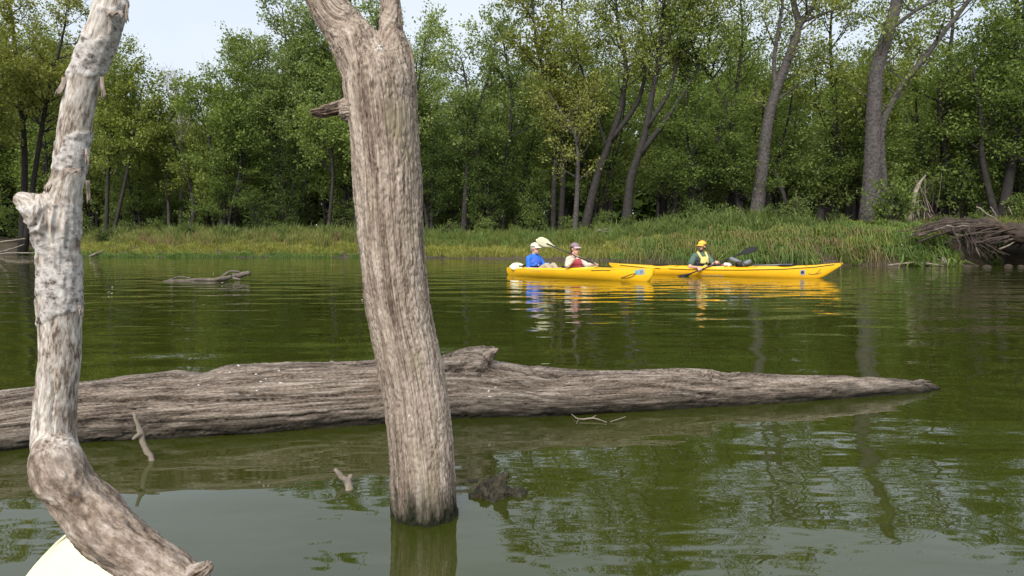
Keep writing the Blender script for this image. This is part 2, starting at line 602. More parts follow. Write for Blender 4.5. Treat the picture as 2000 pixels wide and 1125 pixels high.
def make_ground():
    xs = np.unique(np.concatenate([np.linspace(-700, -60, 14), np.arange(-60, 60, 0.6), np.linspace(60, 700, 14)]))
    ss = np.unique(np.concatenate([np.arange(-6, 0, 0.75), np.arange(0, 4, 0.16), np.arange(4, 14, 0.6), np.arange(14, 60, 4), np.linspace(60, 900, 12)]))
    X, S = np.meshgrid(xs, ss, indexing='ij')
    Y = bank_y(X) + S
    Z = ground_z(X, Y)
    V = np.stack([X, Y, Z], -1).reshape(-1, 3)
    nx, ns = X.shape
    i, j = np.meshgrid(np.arange(nx - 1), np.arange(ns - 1), indexing='ij')
    a = (i * ns + j).ravel()
    f = np.stack([a, a + ns, a + ns + 1, a + 1], -1)
    me = bpy.data.meshes.new('ground')
    me.from_pydata(V.tolist(), [], f.tolist())
    me.shade_smooth()
    m, n, l, b = new_mat('bank_soil')
    geo = n.new('ShaderNodeNewGeometry')
    a1 = noise_node(n, l, geo.outputs['Position'], 0.8, 6)
    a2 = noise_node(n, l, geo.outputs['Position'], 9, 5)
    c1 = ramp_node(n, [(0.35, (0.030, 0.022, 0.014)), (0.55, (0.070, 0.051, 0.034)), (0.72, (0.065, 0.068, 0.024))])
    l.new(a1.outputs['Fac'], c1.inputs['Fac'])
    c2 = ramp_node(n, [(0.3, (0.5, 0.5, 0.5)), (0.7, (1.4, 1.3, 1.2))])
    l.new(a2.outputs['Fac'], c2.inputs['Fac'])
    l.new(mixc(n, l, 1.0, c1.outputs['Color'], c2.outputs['Color'], 'MULTIPLY'), b.inputs['Base Color'])
    b.inputs['Roughness'].default_value = 0.95
    bp = n.new('ShaderNodeBump')
    bp.inputs['Distance'].default_value = 0.05
    l.new(a2.outputs['Fac'], bp.inputs['Height'])
    l.new(bp.outputs['Normal'], b.inputs['Normal'])
    tag(link('ground', me, m), kind='structure')


make_ground()


# ---------------------------------------------------------------- dead wood standing in the river
def grain_coords(P, lines):
    """position of each vertex along and across the nearest limb, blended where limbs join"""
    acc, wsum = np.zeros_like(P), np.zeros(len(P))
    for C, rad, off in lines:
        if off is None:
            continue
        T, A, B = frames(C)
        al = np.concatenate([[0], np.cumsum(np.linalg.norm(np.diff(C, axis=0), axis=1))]) + off
        best = np.full(len(P), 1e9)
        g = np.zeros_like(P)
        for k in range(len(C) - 1):
            d = C[k + 1] - C[k]
            L2 = d.dot(d)
            t = (P - C[k]) @ d / L2
            lo = -3.0 if k == 0 else 0.0
            hi = 4.0 if k == len(C) - 2 else 1.0
            tc = np.clip(t, lo, hi)
            rel = P - (C[k] + tc[:, None] * d)
            dist = np.linalg.norm(rel, axis=1)
            ax = A[k] * (1 - np.clip(tc, 0, 1))[:, None] + A[k + 1] * np.clip(tc, 0, 1)[:, None]
            bx = B[k] * (1 - np.clip(tc, 0, 1))[:, None] + B[k + 1] * np.clip(tc, 0, 1)[:, None]
            u = dist < best
            best[u] = dist[u]
            g[u, 0] = (rel * ax).sum(1)[u]
            g[u, 1] = (rel * bx).sum(1)[u]
            g[u, 2] = (al[k] + tc * math.sqrt(L2))[u]
        w = np.exp(-6.0 * best / rad) + 1e-9
        acc += g * w[:, None]
        wsum += w
    return acc / wsum[:, None]


def wood(name, limbs, voxel, mat, disp, parent=None, smooth_it=8, sides=22, npts=46):
    """limbs: list of (points, radii, along-offset). One fused, grained, fissured wooden surface."""
    mb = MB()
    lines = []
    for pts, rad, off in limbs:
        C = catmull(pts, npts)
        rr = np.interp(np.linspace(0, 1, npts), np.linspace(0, 1, len(rad)), rad)
        mb.tube(C, rr, sides)
        lines.append((C, float(np.mean(rad)), off))
    me = remesh(mb, voxel, smooth_it)
    N = len(me.vertices)
    P = np.empty(N * 3, np.float32); me.vertices.foreach_get('co', P); P = P.reshape(-1, 3).astype(float)
    Nn = np.empty(N * 3, np.float32); me.vertices.foreach_get('normal', Nn); Nn = Nn.reshape(-1, 3).astype(float)
    g = grain_coords(P, lines)
    h, extra = disp(g, P, Nn)
    P2 = P + Nn * h[:, None]
    me.vertices.foreach_set('co', P2.reshape(-1).astype(np.float32))
    a = me.attributes.new('grain', 'FLOAT_VECTOR', 'POINT')
    a.data.foreach_set('vector', g.reshape(-1).astype(np.float32))
    for k, v in extra.items():
        a = me.attributes.new(k, 'FLOAT', 'POINT')
        a.data.foreach_set('value', v.astype(np.float32))
    me.update()
    return link(name, me, mat, parent)


def crack(P, N, line, w):
    """closeness (0..1) of camera-facing vertices to a crack drawn as a polyline in X, Z"""
    d = np.full(len(P), 9.0)
    L = np.asarray(line)
    q = P[:, [0, 2]]
    for k in range(len(L) - 1):
        e = L[k + 1] - L[k]
        t = np.clip((q - L[k]) @ e / e.dot(e), 0, 1)
        d = np.minimum(d, np.linalg.norm(q - (L[k] + t[:, None] * e), axis=1))
    return (1 - smooth(0, w, d)) * (N[:, 1] < -0.2)


def crack_px(P, N, line, w):
    """closeness (0..1) of vertices facing the river to cracks drawn as polylines in photo pixels"""
    d = P - CAM
    dep = d @ FWD
    q = np.stack([1000 + d[:, 0] / dep * F, 562.5 - (d @ UPV) / dep * F], -1)
    q = q + 3.0 * np.stack([np.zeros(len(P)), fbm(np.stack([q[:, 0] * .02, q[:, 1] * 0, q[:, 0] * 0], -1), 3)], -1)
    best = np.full(len(P), 99.0)
    L = np.asarray(line, float)
    for k in range(len(L) - 1):
        e = L[k + 1] - L[k]
        t = np.clip((q - L[k]) @ e / e.dot(e), 0, 1)
        best = np.minimum(best, np.linalg.norm(q - (L[k] + t[:, None] * e), axis=1))
    return (1 - smooth(0, w, best)) * (N[:, 1] < 0.1)


def make_post():
    Y = 2.10
    def p(x, y, dy=0.0):
        return at(x, y, Y + dy)
    trunk = [p(840, 1180), p(831, 1015), p(826, 911), p(809, 761), p(772, 555), p(753, 299), p(742, 174), p(735, 128), p(731, 100), p(730, 84)]
    k = Y / F
    tr = [75 * k, 67 * k, 63.5 * k, 64.5 * k, 63 * k, 67 * k, 71 * k, 64 * k, 44 * k, 16 * k]
    limbL = [p(748, 190), p(712, 118), p(675, 60), p(640, 5), p(600, -80, 0.02), p(560, -200, 0.05), p(540, -330, 0.1)]
    rL = [58 * k, 54 * k, 43 * k, 37 * k, 35 * k, 33 * k, 30 * k]
    limbR = [p(760, 190), p(768, 120), p(765, 60), p(763, 5), p(758, -70, -0.02), p(752, -180, -0.03)]
    rR = [46 * k, 40 * k, 25 * k, 20 * k, 18 * k, 12 * k]
    cl = [(735, 330), (739, 395), (746, 440), (757, 500), (763, 560), (766, 605), (770, 640)]
    cline = [at(x, y, Y - 0.1)[[0, 2]] for x, y in cl]
    cl2 = [(716, 130), (722, 200), (727, 260), (733, 325)]
    cline2 = [at(x, y, Y - 0.1)[[0, 2]] for x, y in cl2]

    def disp(g, P, N):
        wob = 0.012 * fbm(np.stack([g[:, 0] * 9, g[:, 1] * 9, g[:, 2] * 5], -1), 2)
        q = np.stack([g[:, 0] + wob, g[:, 1] + wob, g[:, 2]], -1)
        f1 = ridged(q * np.array([58, 58, 6.5]), 2)
        f2 = ridged(q * np.array([125, 125, 26]) + 5, 2)
        f3 = fbm(q * np.array([95, 95, 38]) + 15, 3)
        lump = fbm(q * np.array([10, 10, 5.0]) + 3, 3)
        deep = smooth(0.9, 1.45, f1)
        h = -0.0062 * deep * (0.35 + 0.65 * smooth(-.3, .4, lump)) - 0.0040 * smooth(0.8, 1.4, f2) + 0.0055 * lump + 0.0022 * f3
        h += -0.015 * crack(P, N, cline, 0.0062) - 0.009 * crack(P, N, cline2, 0.006)
        # a swollen collar under the stub and a frayed, furrowed foot
        low = 1 - smooth(0.0, 0.22, P[:, 2])
        h += low * (0.020 * perlin(q * np.array([24, 24, 3])) + 0.002)
        return h, {}
    t = empty('dead_tree', onwater(831, 1015), 0, 'tall bleached dead trunk with forked top standing in the water', 'dead tree')
    base = np.array(t.location)
    o = wood('trunk', [(trunk, tr, 0), (limbL, rL, 1.28), (limbR, rR, 1.28)], 0.0042, M['post'], disp, t, 10)
    o.location = -base
    # broken stub on the left and its collar
    def sdisp(g, P, N):
        f = ridged(g * np.array([95, 95, 6]), 3)
        return -0.006 * smooth(0.8, 1.5, f) + 0.004 * fbm(g * 30, 2), {}
    o = wood('broken_stub', [([p(690, 208, -.02), p(660, 212, -.03), p(632, 219, -.04), p(607, 221, -.05)], [20 * k, 13.5 * k, 11.5 * k, 7 * k], 0)], 0.0022, M['stub'], sdisp, t, 3)
    o.location = -base
    o = wood('stub_collar', [([p(700, 214, -.02), p(670, 213, -.03), p(661, 213, -.032)], [30 * k, 22 * k, 15 * k], 0)], 0.003, M['post'], disp, t, 6)
    o.location = -base
    # splinters left by the break on the right shoulder
    for a, b, r in (((801, 170), (799, 74), 8), ((790, 160), (786, 95), 7), ((776, 100), (772, 40), 6)):
        def sd2(g, P, N):
            return -0.003 * smooth(0.8, 1.4, ridged(g * np.array([120, 120, 8]), 2)), {}
        m_ = ((a[0] + b[0]) / 2 + 3, (a[1] + b[1]) / 2)
        o = wood('splinter', [([p(*a, -.01), p(*m_, -.012), p(*b, -.01)], [r * k * 1.15, r * k * 0.8, 0.8 * k], 0)], 0.002, M['post'], sd2, t, 2, npts=16)
        o.location = -base
    return t


POST = make_post()


def make_branch():
    Y = 1.10
    k = Y / F
    def p(x, y, dy=0.0):
        return at(x, y, Y + dy)
    main = [p(262, -260, .06), p(232, -90, .03), p(215, 10), p(190, 90), p(168, 150), p(146, 245), p(134, 338), p(120, 395), p(115, 450), p(117, 548), p(116, 612),
            p(116, 711), p(107, 811), p(108, 875), p(130, 940, -.02), p(178, 1000, -.04), p(232, 1055, -.06), p(306, 1110, -.08), p(420, 1200, -.12), p(560, 1320, -.16), p(640, 1480, -.18)]
    rad = [30 * k, 33 * k, 34 * k, 34 * k, 33 * k, 34 * k, 33.5 * k, 39 * k, 44 * k, 44.5 * k, 45 * k, 43.5 * k, 46 * k, 50 * k, 62 * k, 64 * k, 62 * k, 58 * k, 56 * k, 50 * k, 48 * k]
    rad = [r * .84 for r in rad]
    knot = [p(112, 470), p(88, 425, -.012), p(62, 400, -.018), p(30, 384, -.022)]
    kr = [38 * k, 34 * k, 25 * k, 12 * k]
    burl = [p(100, 862, -.01), p(110, 900, -.03), p(128, 945, -.045), p(165, 985, -.05)]
    edges_y = [(-400, 28, 0), (28, 150, 1), (150, 262, 0), (262, 335, 1), (335, 392, 0), (392, 622, 1), (622, 2000, 0)]

    def disp(g, P, N):
        d = P - CAM
        yy = 562.5 - (d @ UPV) / (d @ FWD) * F
        xx = 1000 + d[:, 0] / (d @ FWD) * F
        jag = yy + 16 * fbm(g * np.array([28, 28, 9]), 3) + 0.16 * (xx - 130)
        bark = np.zeros(len(P))
        for a, b, v in edges_y:
            if v:
                bark = np.maximum(bark, smooth(a - .7, a + .7, jag) * (1 - smooth(b - .6, b + .6, jag)))
        holes = smooth(0.34, 0.42, fbm(g * np.array([24, 24, 15]) + 8, 3))
        bark = bark * (1 - holes)
        lump = fbm(g * np.array([22, 22, 14]), 4)
        fine = fbm(g * np.array([120, 120, 45]), 3)
        h = bark * (0.0020 + 0.0012 * fine) + 0.0016 * lump + 0.0009 * fine
        pits = smooth(0.50, 0.60, perlin(g * np.array([75, 75, 70]) + 31))
        h -= pits * bark * 0.0022
        low = smooth(880, 940, yy)
        h += low * (0.0055 * fbm(g * np.array([34, 34, 12]), 5, .6) - .002 * smooth(866, 872, yy + 14 * fbm(g * 40 + 9, 3)) + 0.0012 * ridged(g * np.array([160, 160, 30]), 2) - .001)
        cl = [(95, 690), (99, 735), (104, 770), (98, 815), (102, 850), (106, 868)]
        h -= 0.006 * crack(P, N, [at(x, y, Y - 0.03)[[0, 2]] for x, y in cl], 0.0020)
        # folds under the broken side limb
        kn = np.exp(-(((xx - 95) / 45) ** 2 + ((yy - 440) / 55) ** 2))
        h += kn * 0.009 * ridged(g * np.array([60, 60, 7]) + 2, 2) - kn * 0.007
        rot = np.clip(smooth(858, 900, yy + 18 * fbm(g * 30, 2)) * 0.85 + 0.7 * kn * smooth(.05, .4, fbm(g * 45 + 3, 3)), 0, 1)
        return h, {'bark': bark * 0.92, 'rot': rot}
    t = empty('bare_branch', at(560, 1320, Y), 0, 'pale bent branch with peeling bark rising at the left, nearest the camera', 'branch')
    base = np.array(t.location)
    o = wood('limb', [(main, rad, 0), (knot, kr, 0.62), (burl, [32 * k, 47 * k, 50 * k, 38 * k], None)], 0.0026, M['branch'], disp, t, 8, 24, 90)
    o.location = -base
    # curled flaps of bark that stand away from the wood
    def flap(x, y, w, h, dx, dep):
        w, h = w * .8, h * .8
        mb = MB()
        V, n, m = [], 7, 5
        for i in range(n):
            u = i / (n - 1)
            for j in range(m):
                v = j / (m - 1)
                jag = 5.5 * math.sin(i * 2.3 + j * 1.7 + x) + 3 * math.sin(i * 5.1 + x)
                q = at(x + (u - .5) * w + dx * v * v, y + v * h + jag * v, Y - dep - 0.010 * v * v)
                V.append(q)
        f = [(i * m + j, i * m + j + 1, (i + 1) * m + j + 1, (i + 1) * m + j) for i in range(n - 1) for j in range(m - 1)]
        mb.add(V, f)
        me = mb.mesh('bark_flap')
        a = me.attributes.new('grain', 'FLOAT_VECTOR', 'POINT')
        a.data.foreach_set('vector', (np.array(V) + 0.3).reshape(-1).astype(np.float32))
        a = me.attributes.new('bark', 'FLOAT', 'POINT')
        a.data.foreach_set('value', np.full(len(V), 0.55, np.float32))
        a = me.attributes.new('rot', 'FLOAT', 'POINT')
        a.data.foreach_set('value', np.full(len(V), 0.75, np.float32))
        o = link('bark_flap', me, M['branch'], t)
        sm = o.modifiers.new('thick', 'SOLIDIFY')
        sm.thickness = 0.0012
        o.location = -base
    flap(126, 150, 14, 40, -14, 0.016)
    flap(199, 150, 9, 50, 4, 0.010)
    flap(222, 20, 44, 10, 3, 0.025)
    flap(246, 6, 8, 40, 3, 0.002)
    flap(106, 338, 12, 40, -16, 0.016)
    flap(171, 352, 10, 48, 3, 0.004)
    flap(140, 328, 44, 12, 4, 0.031)
    flap(168, 290, 7, 36, 3, 0.008)
    flap(78, 612, 10, 20, -5, 0.022)
    flap(155, 596, 8, 20, 4, 0.020)
    # snapped twig at the lower end
    def sd(g, P, N):
        return 0.004 * ridged(g * np.array([140, 140, 30]), 2) - 0.004, {'bark': np.zeros(len(P)), 'rot': np.full(len(P), .7)}
    o = wood('broken_twig', [([p(372, 1120, -.12), p(402, 1108, -.13), p(410, 1100, -.13)], [14 * k, 12 * k, 6 * k], 0)], 0.0016, M['branch'], sd, t, 2, npts=14)
    o.location = -base
    return t


make_branch()


def make_log():
    # (photo x, waterline y, silhouette top y)
    prof = [(-420, 925, 800), (-200, 905, 780), (0, 886, 762), (160, 868, 745), (480, 850, 713), (740, 830, 706), (900, 817, 700), (1100, 812, 718), (1300, 800, 716), (1500, 788, 726), (1700, 774, 738), (1790, 767, 745), (1814, 765, 750)]
    pts, rad = [], []
    for x, yb, yt in prof:
        fr = onwater(x, yb)
        Y0 = fr[1]
        zt = at(x, yt, Y0 + 0.16)[2] if yb - yt > 60 else at(x, yt, Y0 + 0.04)[2]
        r = max(0.015, zt * 0.72)
        zc = zt - r
        off = math.sqrt(max(1e-5, r * r - zc * zc))
        pts.append(np.array([fr[0] * (Y0 + off) / Y0, Y0 + off, zc]))
        rad.append(r)
    hump = [at(905, 770, 3.35), at(925, 725, 3.36), at(948, 690, 3.36), at(957, 676, 3.36)]
    hump2 = [at(830, 760, 3.3), at(880, 712, 3.33), at(935, 688, 3.35), at(968, 680, 3.36)]
    k = 3.35 / F
    knot = [at(1385, 750, 3.5), at(1380, 730, 3.44)]

    def disp(g, P, N):
        wob = 0.022 * fbm(np.stack([g[:, 0] * 4, g[:, 1] * 4, g[:, 2] * 1.6], -1), 3)
        q = np.stack([g[:, 0] + wob, g[:, 1] + wob * 0.8, g[:, 2]], -1)
        f1 = ridged(q * np.array([30, 30, 0.95]), 2)
        f2 = ridged(q * np.array([80, 80, 3.2]) + 5, 2)
        lump = fbm(q * np.array([6, 6, 2.2]) + 3, 3)
        h = -0.020 * smooth(1.05, 1.6, f1) - 0.0060 * smooth(0.75, 1.4, f2) + 0.012 * lump
        h += 0.004 * fbm(q * np.array([18, 18, 4]), 3)
        up = np.clip(N[:, 2], 0, 1)
        h -= up * 0.03 * smooth(0.25, 0.6, perlin(np.stack([P[:, 0] * 3.1, P[:, 1] * 2, P[:, 2]], -1) + 4))
        for ln, dep, wd in (([(-100, 800), (70, 787), (160, 781), (300, 779), (420, 784), (560, 782)], .030, 5), ([(470, 768), (560, 776), (690, 770), (760, 762)], .024, 4.5), ([(240, 830), (420, 822), (600, 812), (720, 800)], .018, 4),
                            ([(865, 726), (930, 724), (1000, 735)], .024, 4), ([(865, 745), (950, 750), (1060, 766)], .018, 4), ([(1030, 730), (1180, 745), (1320, 760), (1400, 772)], .022, 4.5),
                            ([(1250, 742), (1400, 750), (1480, 766)], .020, 4), ([(1390, 728), (1500, 742), (1600, 752)], .014, 3.5), ([(0, 838), (150, 826), (260, 822)], .016, 4), ([(480, 728), (620, 735), (740, 728)], .014, 4)):
            h -= dep * crack_px(P, N, ln, wd)
        thin = smooth(0.0, 1.0, (2.5 - P[:, 0]) / 1.0)
        return h * (0.6 + 0.4 * thin), {}
    t = empty('fallen_log', pts[5], 0, 'long grey fallen log lying in the water, tapering to the right', 'log')
    base = np.array(t.location)
    o = wood('log', [(pts, rad, 0), (hump, [0.12, 0.075, 0.036, 0.014], None), (hump2, [0.09, 0.055, 0.030, 0.012], None)], 0.0085, M['log'], disp, t, 7, 28, 110)
    o.location = -base
    # ragged end of the snapped limb on the hump and the knot
    def sd(g, P, N):
        return -0.006 * smooth(0.7, 1.4, ridged(g * np.array([90, 90, 8]), 2)) + 0.004 * fbm(g * 25, 2), {}
    for a, b, r in (((950, 700), (974, 682), 9), ((915, 700), (925, 684), 6), ((880, 706), (893, 694), 6), ((1795, 759), (1838, 759), 8), ((1790, 752), (1828, 755), 7), ((1785, 748), (1818, 746), 5), ((1800, 763), (1826, 764), 5), ((640, 715), (655, 708), 6)):
        YY = 3.34 if a[0] < 1200 else 3.88
        m_ = ((a[0] + b[0]) / 2, (a[1] + b[1]) / 2 - 2)
        o = wood('splinter', [([at(*a, YY), at(*m_, YY), at(*b, YY)], [r * k * 1.4, r * k, r * k * .35], 0)], 0.0032, M['log'], sd, t, 2, npts=14)
        o.location = -base
    kn = wood('knot', [([at(1384, 745, 3.62), at(1381, 732, 3.50)], [0.034, 0.030], 0)], 0.004, M['log'], sd, t, 3, npts=10)
    kn.location = -base
    return t, o


LOG, _ = make_log()
bpy.context.view_layer.update()
dg0 = bpy.context.evaluated_depsgraph_get()


def dropping(thing, part, x, y, w, h):
    """a thin irregular white splat on the surface seen at photo pixel (x, y)"""
    ok, loc, nor, _, ob, _ = sc.ray_cast(dg0, Vector(CAM), Vector(ray(x, y)).normalized())
    if not (ok and ob.name == part):
        return
    kk = loc.y / F
    n = 11
    th = np.linspace(0, 2 * math.pi, n, endpoint=False)
    rr = 1 + 0.35 * np.sin(th * 3 + x) + 0.2 * np.cos(th * 5 + y)
    top = np.stack([np.cos(th) * w * kk * rr * .6, np.sin(th) * h * kk * rr * .6, np.full(n, .0008)], -1)
    bot = top * np.array([1.15, 1.15, 0]) - np.array([0, 0, .003])
    mb = MB()
    mb.add(np.vstack([top, bot]), [tuple(range(n))] + [(i, n + i, n + (i + 1) % n, (i + 1) % n) for i in range(n)])
    o = mb.build('bird_dropping', M['dropping'], thing)
    zq = Vector(nor)
    xq = Vector((1, 0, 0)) - zq * zq.x
    xq.normalize()
    mt = Matrix((xq, zq.cross(xq), zq)).transposed().to_4x4()
    mt.translation = loc + nor * .001 - thing.location
    o.matrix_local = mt


for q in ((955, 766, 3, 10), (957, 775, 6, 2), (968, 757, 4, 2), (500, 731, 4, 2.5), (510, 746, 4, 3), (502, 763, 4, 3), (519, 740, 3, 2), (466, 714, 4, 2.5), (449, 727, 3, 2), (545, 724, 3, 2), (388, 752, 3, 2), (549, 748, 7, 1.6), (1111, 748, 2.5, 2)):
    dropping(LOG, 'log', *q)
for q in ((741, 90, 5, 3), (745, 96, 6, 4), (738, 95, 2, 5), (799, 812, 3, 5), (804, 820, 2, 3)):
    dropping(POST, 'trunk', *q)


def stick(name, pts, rad, mat, label, cat='stick', group=None, extra=(), sides=8, npts=16):
    """a stick or small log as one thing; extra = side twigs (points, radii)"""
    pts = [np.asarray(p, float) for p in pts]
    base = min(pts, key=lambda q: q[2])
    C = catmull(pts, npts)
    rr = np.interp(np.linspace(0, 1, npts), np.linspace(0, 1, len(rad)), rad)
    C = C + 0.22 * rr[:, None] * rng.normal(size=C.shape)
    rr = rr * (1 + 0.12 * rng.normal(size=npts))
    if not extra:
        mb = MB(); mb.tube(C - base, rr, sides)
        o = mb.build(name, mat)
        o.location = tuple(base)
        return tag(o, label, cat, group)
    t = empty(name, base, 0, label, cat, group)
    MB().tube(C - base, rr, sides).build('stem', mat, t)
    for ep, er in extra:
        E = catmull(ep, 7)
        MB().tube(E - base, np.interp(np.linspace(0, 1, 7), np.linspace(0, 1, len(er)), er), 6).build('twig', mat, t)
    return t


stick('stick', [at(330, 930, 2.6) - np.array([0, 0, .03]), at(303, 908, 2.62), at(280, 862, 2.62), at(262, 806, 2.62)], [.013, .012, .011, .006], M['driftwood'], 'thin pale stick poking out of the water before the log',
      extra=[([at(276, 848, 2.62), at(268, 851, 2.6), at(260, 858, 2.6)], [.009, .008, .006])])
stick('stick', [onwater(684, 962) - np.array([0, 0, .1]), onwater(682, 955), at(676, 940, 2.36), at(652, 916, 2.36)], [.016, .014, .013, .006], M['driftwood'], 'short pale stub of a stick left of the dead trunk',
      extra=[([at(678, 942, 2.36), at(684, 932, 2.36), at(684, 927, 2.36)], [.014, .010, .007])])
stick('floating_twig', [onwater(1112, 806, .006), onwater(1130, 818, .008), onwater(1160, 817, .01), onwater(1185, 825, .004)], [.002, .0035, .003, .002], M['driftwood'], 'little forked yellow twig floating beside the log', 'twig',
      extra=[([onwater(1130, 818, .008), onwater(1126, 828, .006)], [.0025, .0015]), ([onwater(1155, 817, .01), onwater(1164, 811, .02)], [.0025, .0015]), ([onwater(1192, 824, .004), onwater(1222, 814, .012)], [.003, .002])])
# the half-sunk log out in the river
stick('drift_log', [onwater(318, 549, .0), onwater(370, 547, .015), onwater(430, 545, .04), at(462, 538, 14.6), at(487, 534, 14.4)], [.012, .028, .038, .052, .050], M['driftdark'], 'small grey drift log floating far out on the left', 'log', sides=12, npts=26,
      extra=[([onwater(330, 548), at(350, 541, 14.9), at(372, 543, 14.8)], [.02, .022, .015]), ([at(432, 541, 14.5), at(450, 530, 14.6), at(468, 531, 14.6)], [.022, .024, .02]), ([at(455, 543, 14.4), at(470, 546, 14.3)], [.03, .02])])


def make_rot_stump():
    c = onwater(968, 968)
    t = empty('rotten_stump', c, 0, 'small mossy rotten stump breaking the surface right of the dead trunk', 'stump')
    def disp(g, P, N):
        q = P * 1.0
        return 0.024 * fbm(q * np.array([20, 20, 10]), 5, .62) + 0.006 * ridged(q * np.array([60, 60, 12]), 2) - 0.010, {}
    k = c[1] / F
    limbs = [([c + np.array([-.05, .02, -.03]), c + np.array([0, 0, 0.012])], [.055, .05], 0), ([c + np.array([.01, 0, -.02]), c + np.array([.03, 0, .085])], [.045, .012], 0), ([c + np.array([-.03, 0, -.02]), c + np.array([-.035, 0, .05])], [.03, .010], 0), ([c + np.array([.07, .02, -.03]), c + np.array([.03, .01, .01])], [.04, .03], 0)]
    o = wood('stump', limbs, 0.0035, M['moss'], disp, t, 2, 14, 10)
    o.location = -c
    for q, r in (((905, 940), .022), ((742, 948), .030)):
        b = onwater(*q)
        def d2(g, P, N):
            return 0.016 * fbm(P * 24, 4), {}
        e = wood('root_lump', [([b + np.array([-.05, 0, -.02]), b + np.array([.05, .0, -.012])], [r * .6, r * .7], 0)], 0.004, M['moss'], d2, None, 2, 12, 8)
        tag(e, {905: 'wet root lump touching the right side of the dead trunk', 742: 'dark wet root lump touching the left side of the dead trunk'}[q[0]], 'root', 'wet root lumps round the dead trunk')


make_rot_stump()


def make_blade():
    """the photographer's own pale paddle blade, low at the left"""
    Y = 1.30
    k = Y / F
    mb = MB()
    tip, root = at(140, 1034, Y), at(150, 1330, Y - .22)
    ax = (root - tip); L = np.linalg.norm(ax); ax /= L
    side = np.array([1.0, 0, 0]); side -= ax * side.dot(ax); side /= np.linalg.norm(side)
    nor = np.cross(side, ax)
    if nor[2] < 0: nor = -nor
    n, m = 26, 13
    V = []
    for i in range(n):
        u = i / (n - 1)
        w = 0.105 * min(1.0, math.sin(min(1, u / 0.55) * math.pi / 2) ** 0.78) * (1 - 0.62 * smooth(0.6, 1.0, u)) + 0.004
        for j in range(m):
            v = j / (m - 1) * 2 - 1
            V.append(tip + ax * (u * L + 0.012 * v * v * (1 - u)) + side * v * w + nor * (0.010 * v * v ))
    f = [(i * m + j, i * m + j + 1, (i + 1) * m + j + 1, (i + 1) * m + j) for i in range(n - 1) for j in range(m - 1)]
    mb.add(np.array(V) - root, f)
    t = empty('paddle', root, 0, 'pale cream paddle blade at the bottom left behind the bent branch', 'paddle')
    o = mb.build('blade', M['blade'], t)
    s = o.modifiers.new('thick', 'SOLIDIFY'); s.thickness = 0.004
    MB().tube([ax * -0.06 - nor * .006, ax * 0.5 - nor * .006], [.015, .015], 12).build('shaft', M['black'], t)


make_blade()

# ---------------------------------------------------------------- the wood on the far bank
def leaves_from(tw_p0, tw_p1, nleaf, g, L=(0.11, 0.20), spread=0.17, wratio=0.55, up=0.8, flat=0.55):
    """leaf blades strewn along twigs: arrays of twig starts and ends"""
    n = len(tw_p0)
    p0, p1 = np.repeat(tw_p0, nleaf, 0), np.repeat(tw_p1, nleaf, 0)
    N = n * nleaf
    t = g.uniform(0.1, 1.12, N)[:, None]
    c = p0 + (p1 - p0) * t + g.normal(size=(N, 3)) * spread * np.array([1, 1, flat])
    d = unit(unit(p1 - p0) * 0.8 + g.normal(size=(N, 3)) * 0.65 + np.array([0, 0, -0.12]))
    nrm = unit(g.normal(size=(N, 3)) * 0.75 + np.array([0, 0, up]))
    s = unit(np.cross(d, nrm))
    ln = g.uniform(L[0], L[1], N)[:, None]
    w = ln * wratio * g.uniform(0.8, 1.2, N)[:, None]
    nn = np.cross(s, d)
    mid = c + d * ln * 0.45
    V = np.stack([c, mid + s * w * .5 + nn * w * .12, c + d * ln, mid - s * w * .5 + nn * w * .12], 1)
    return V


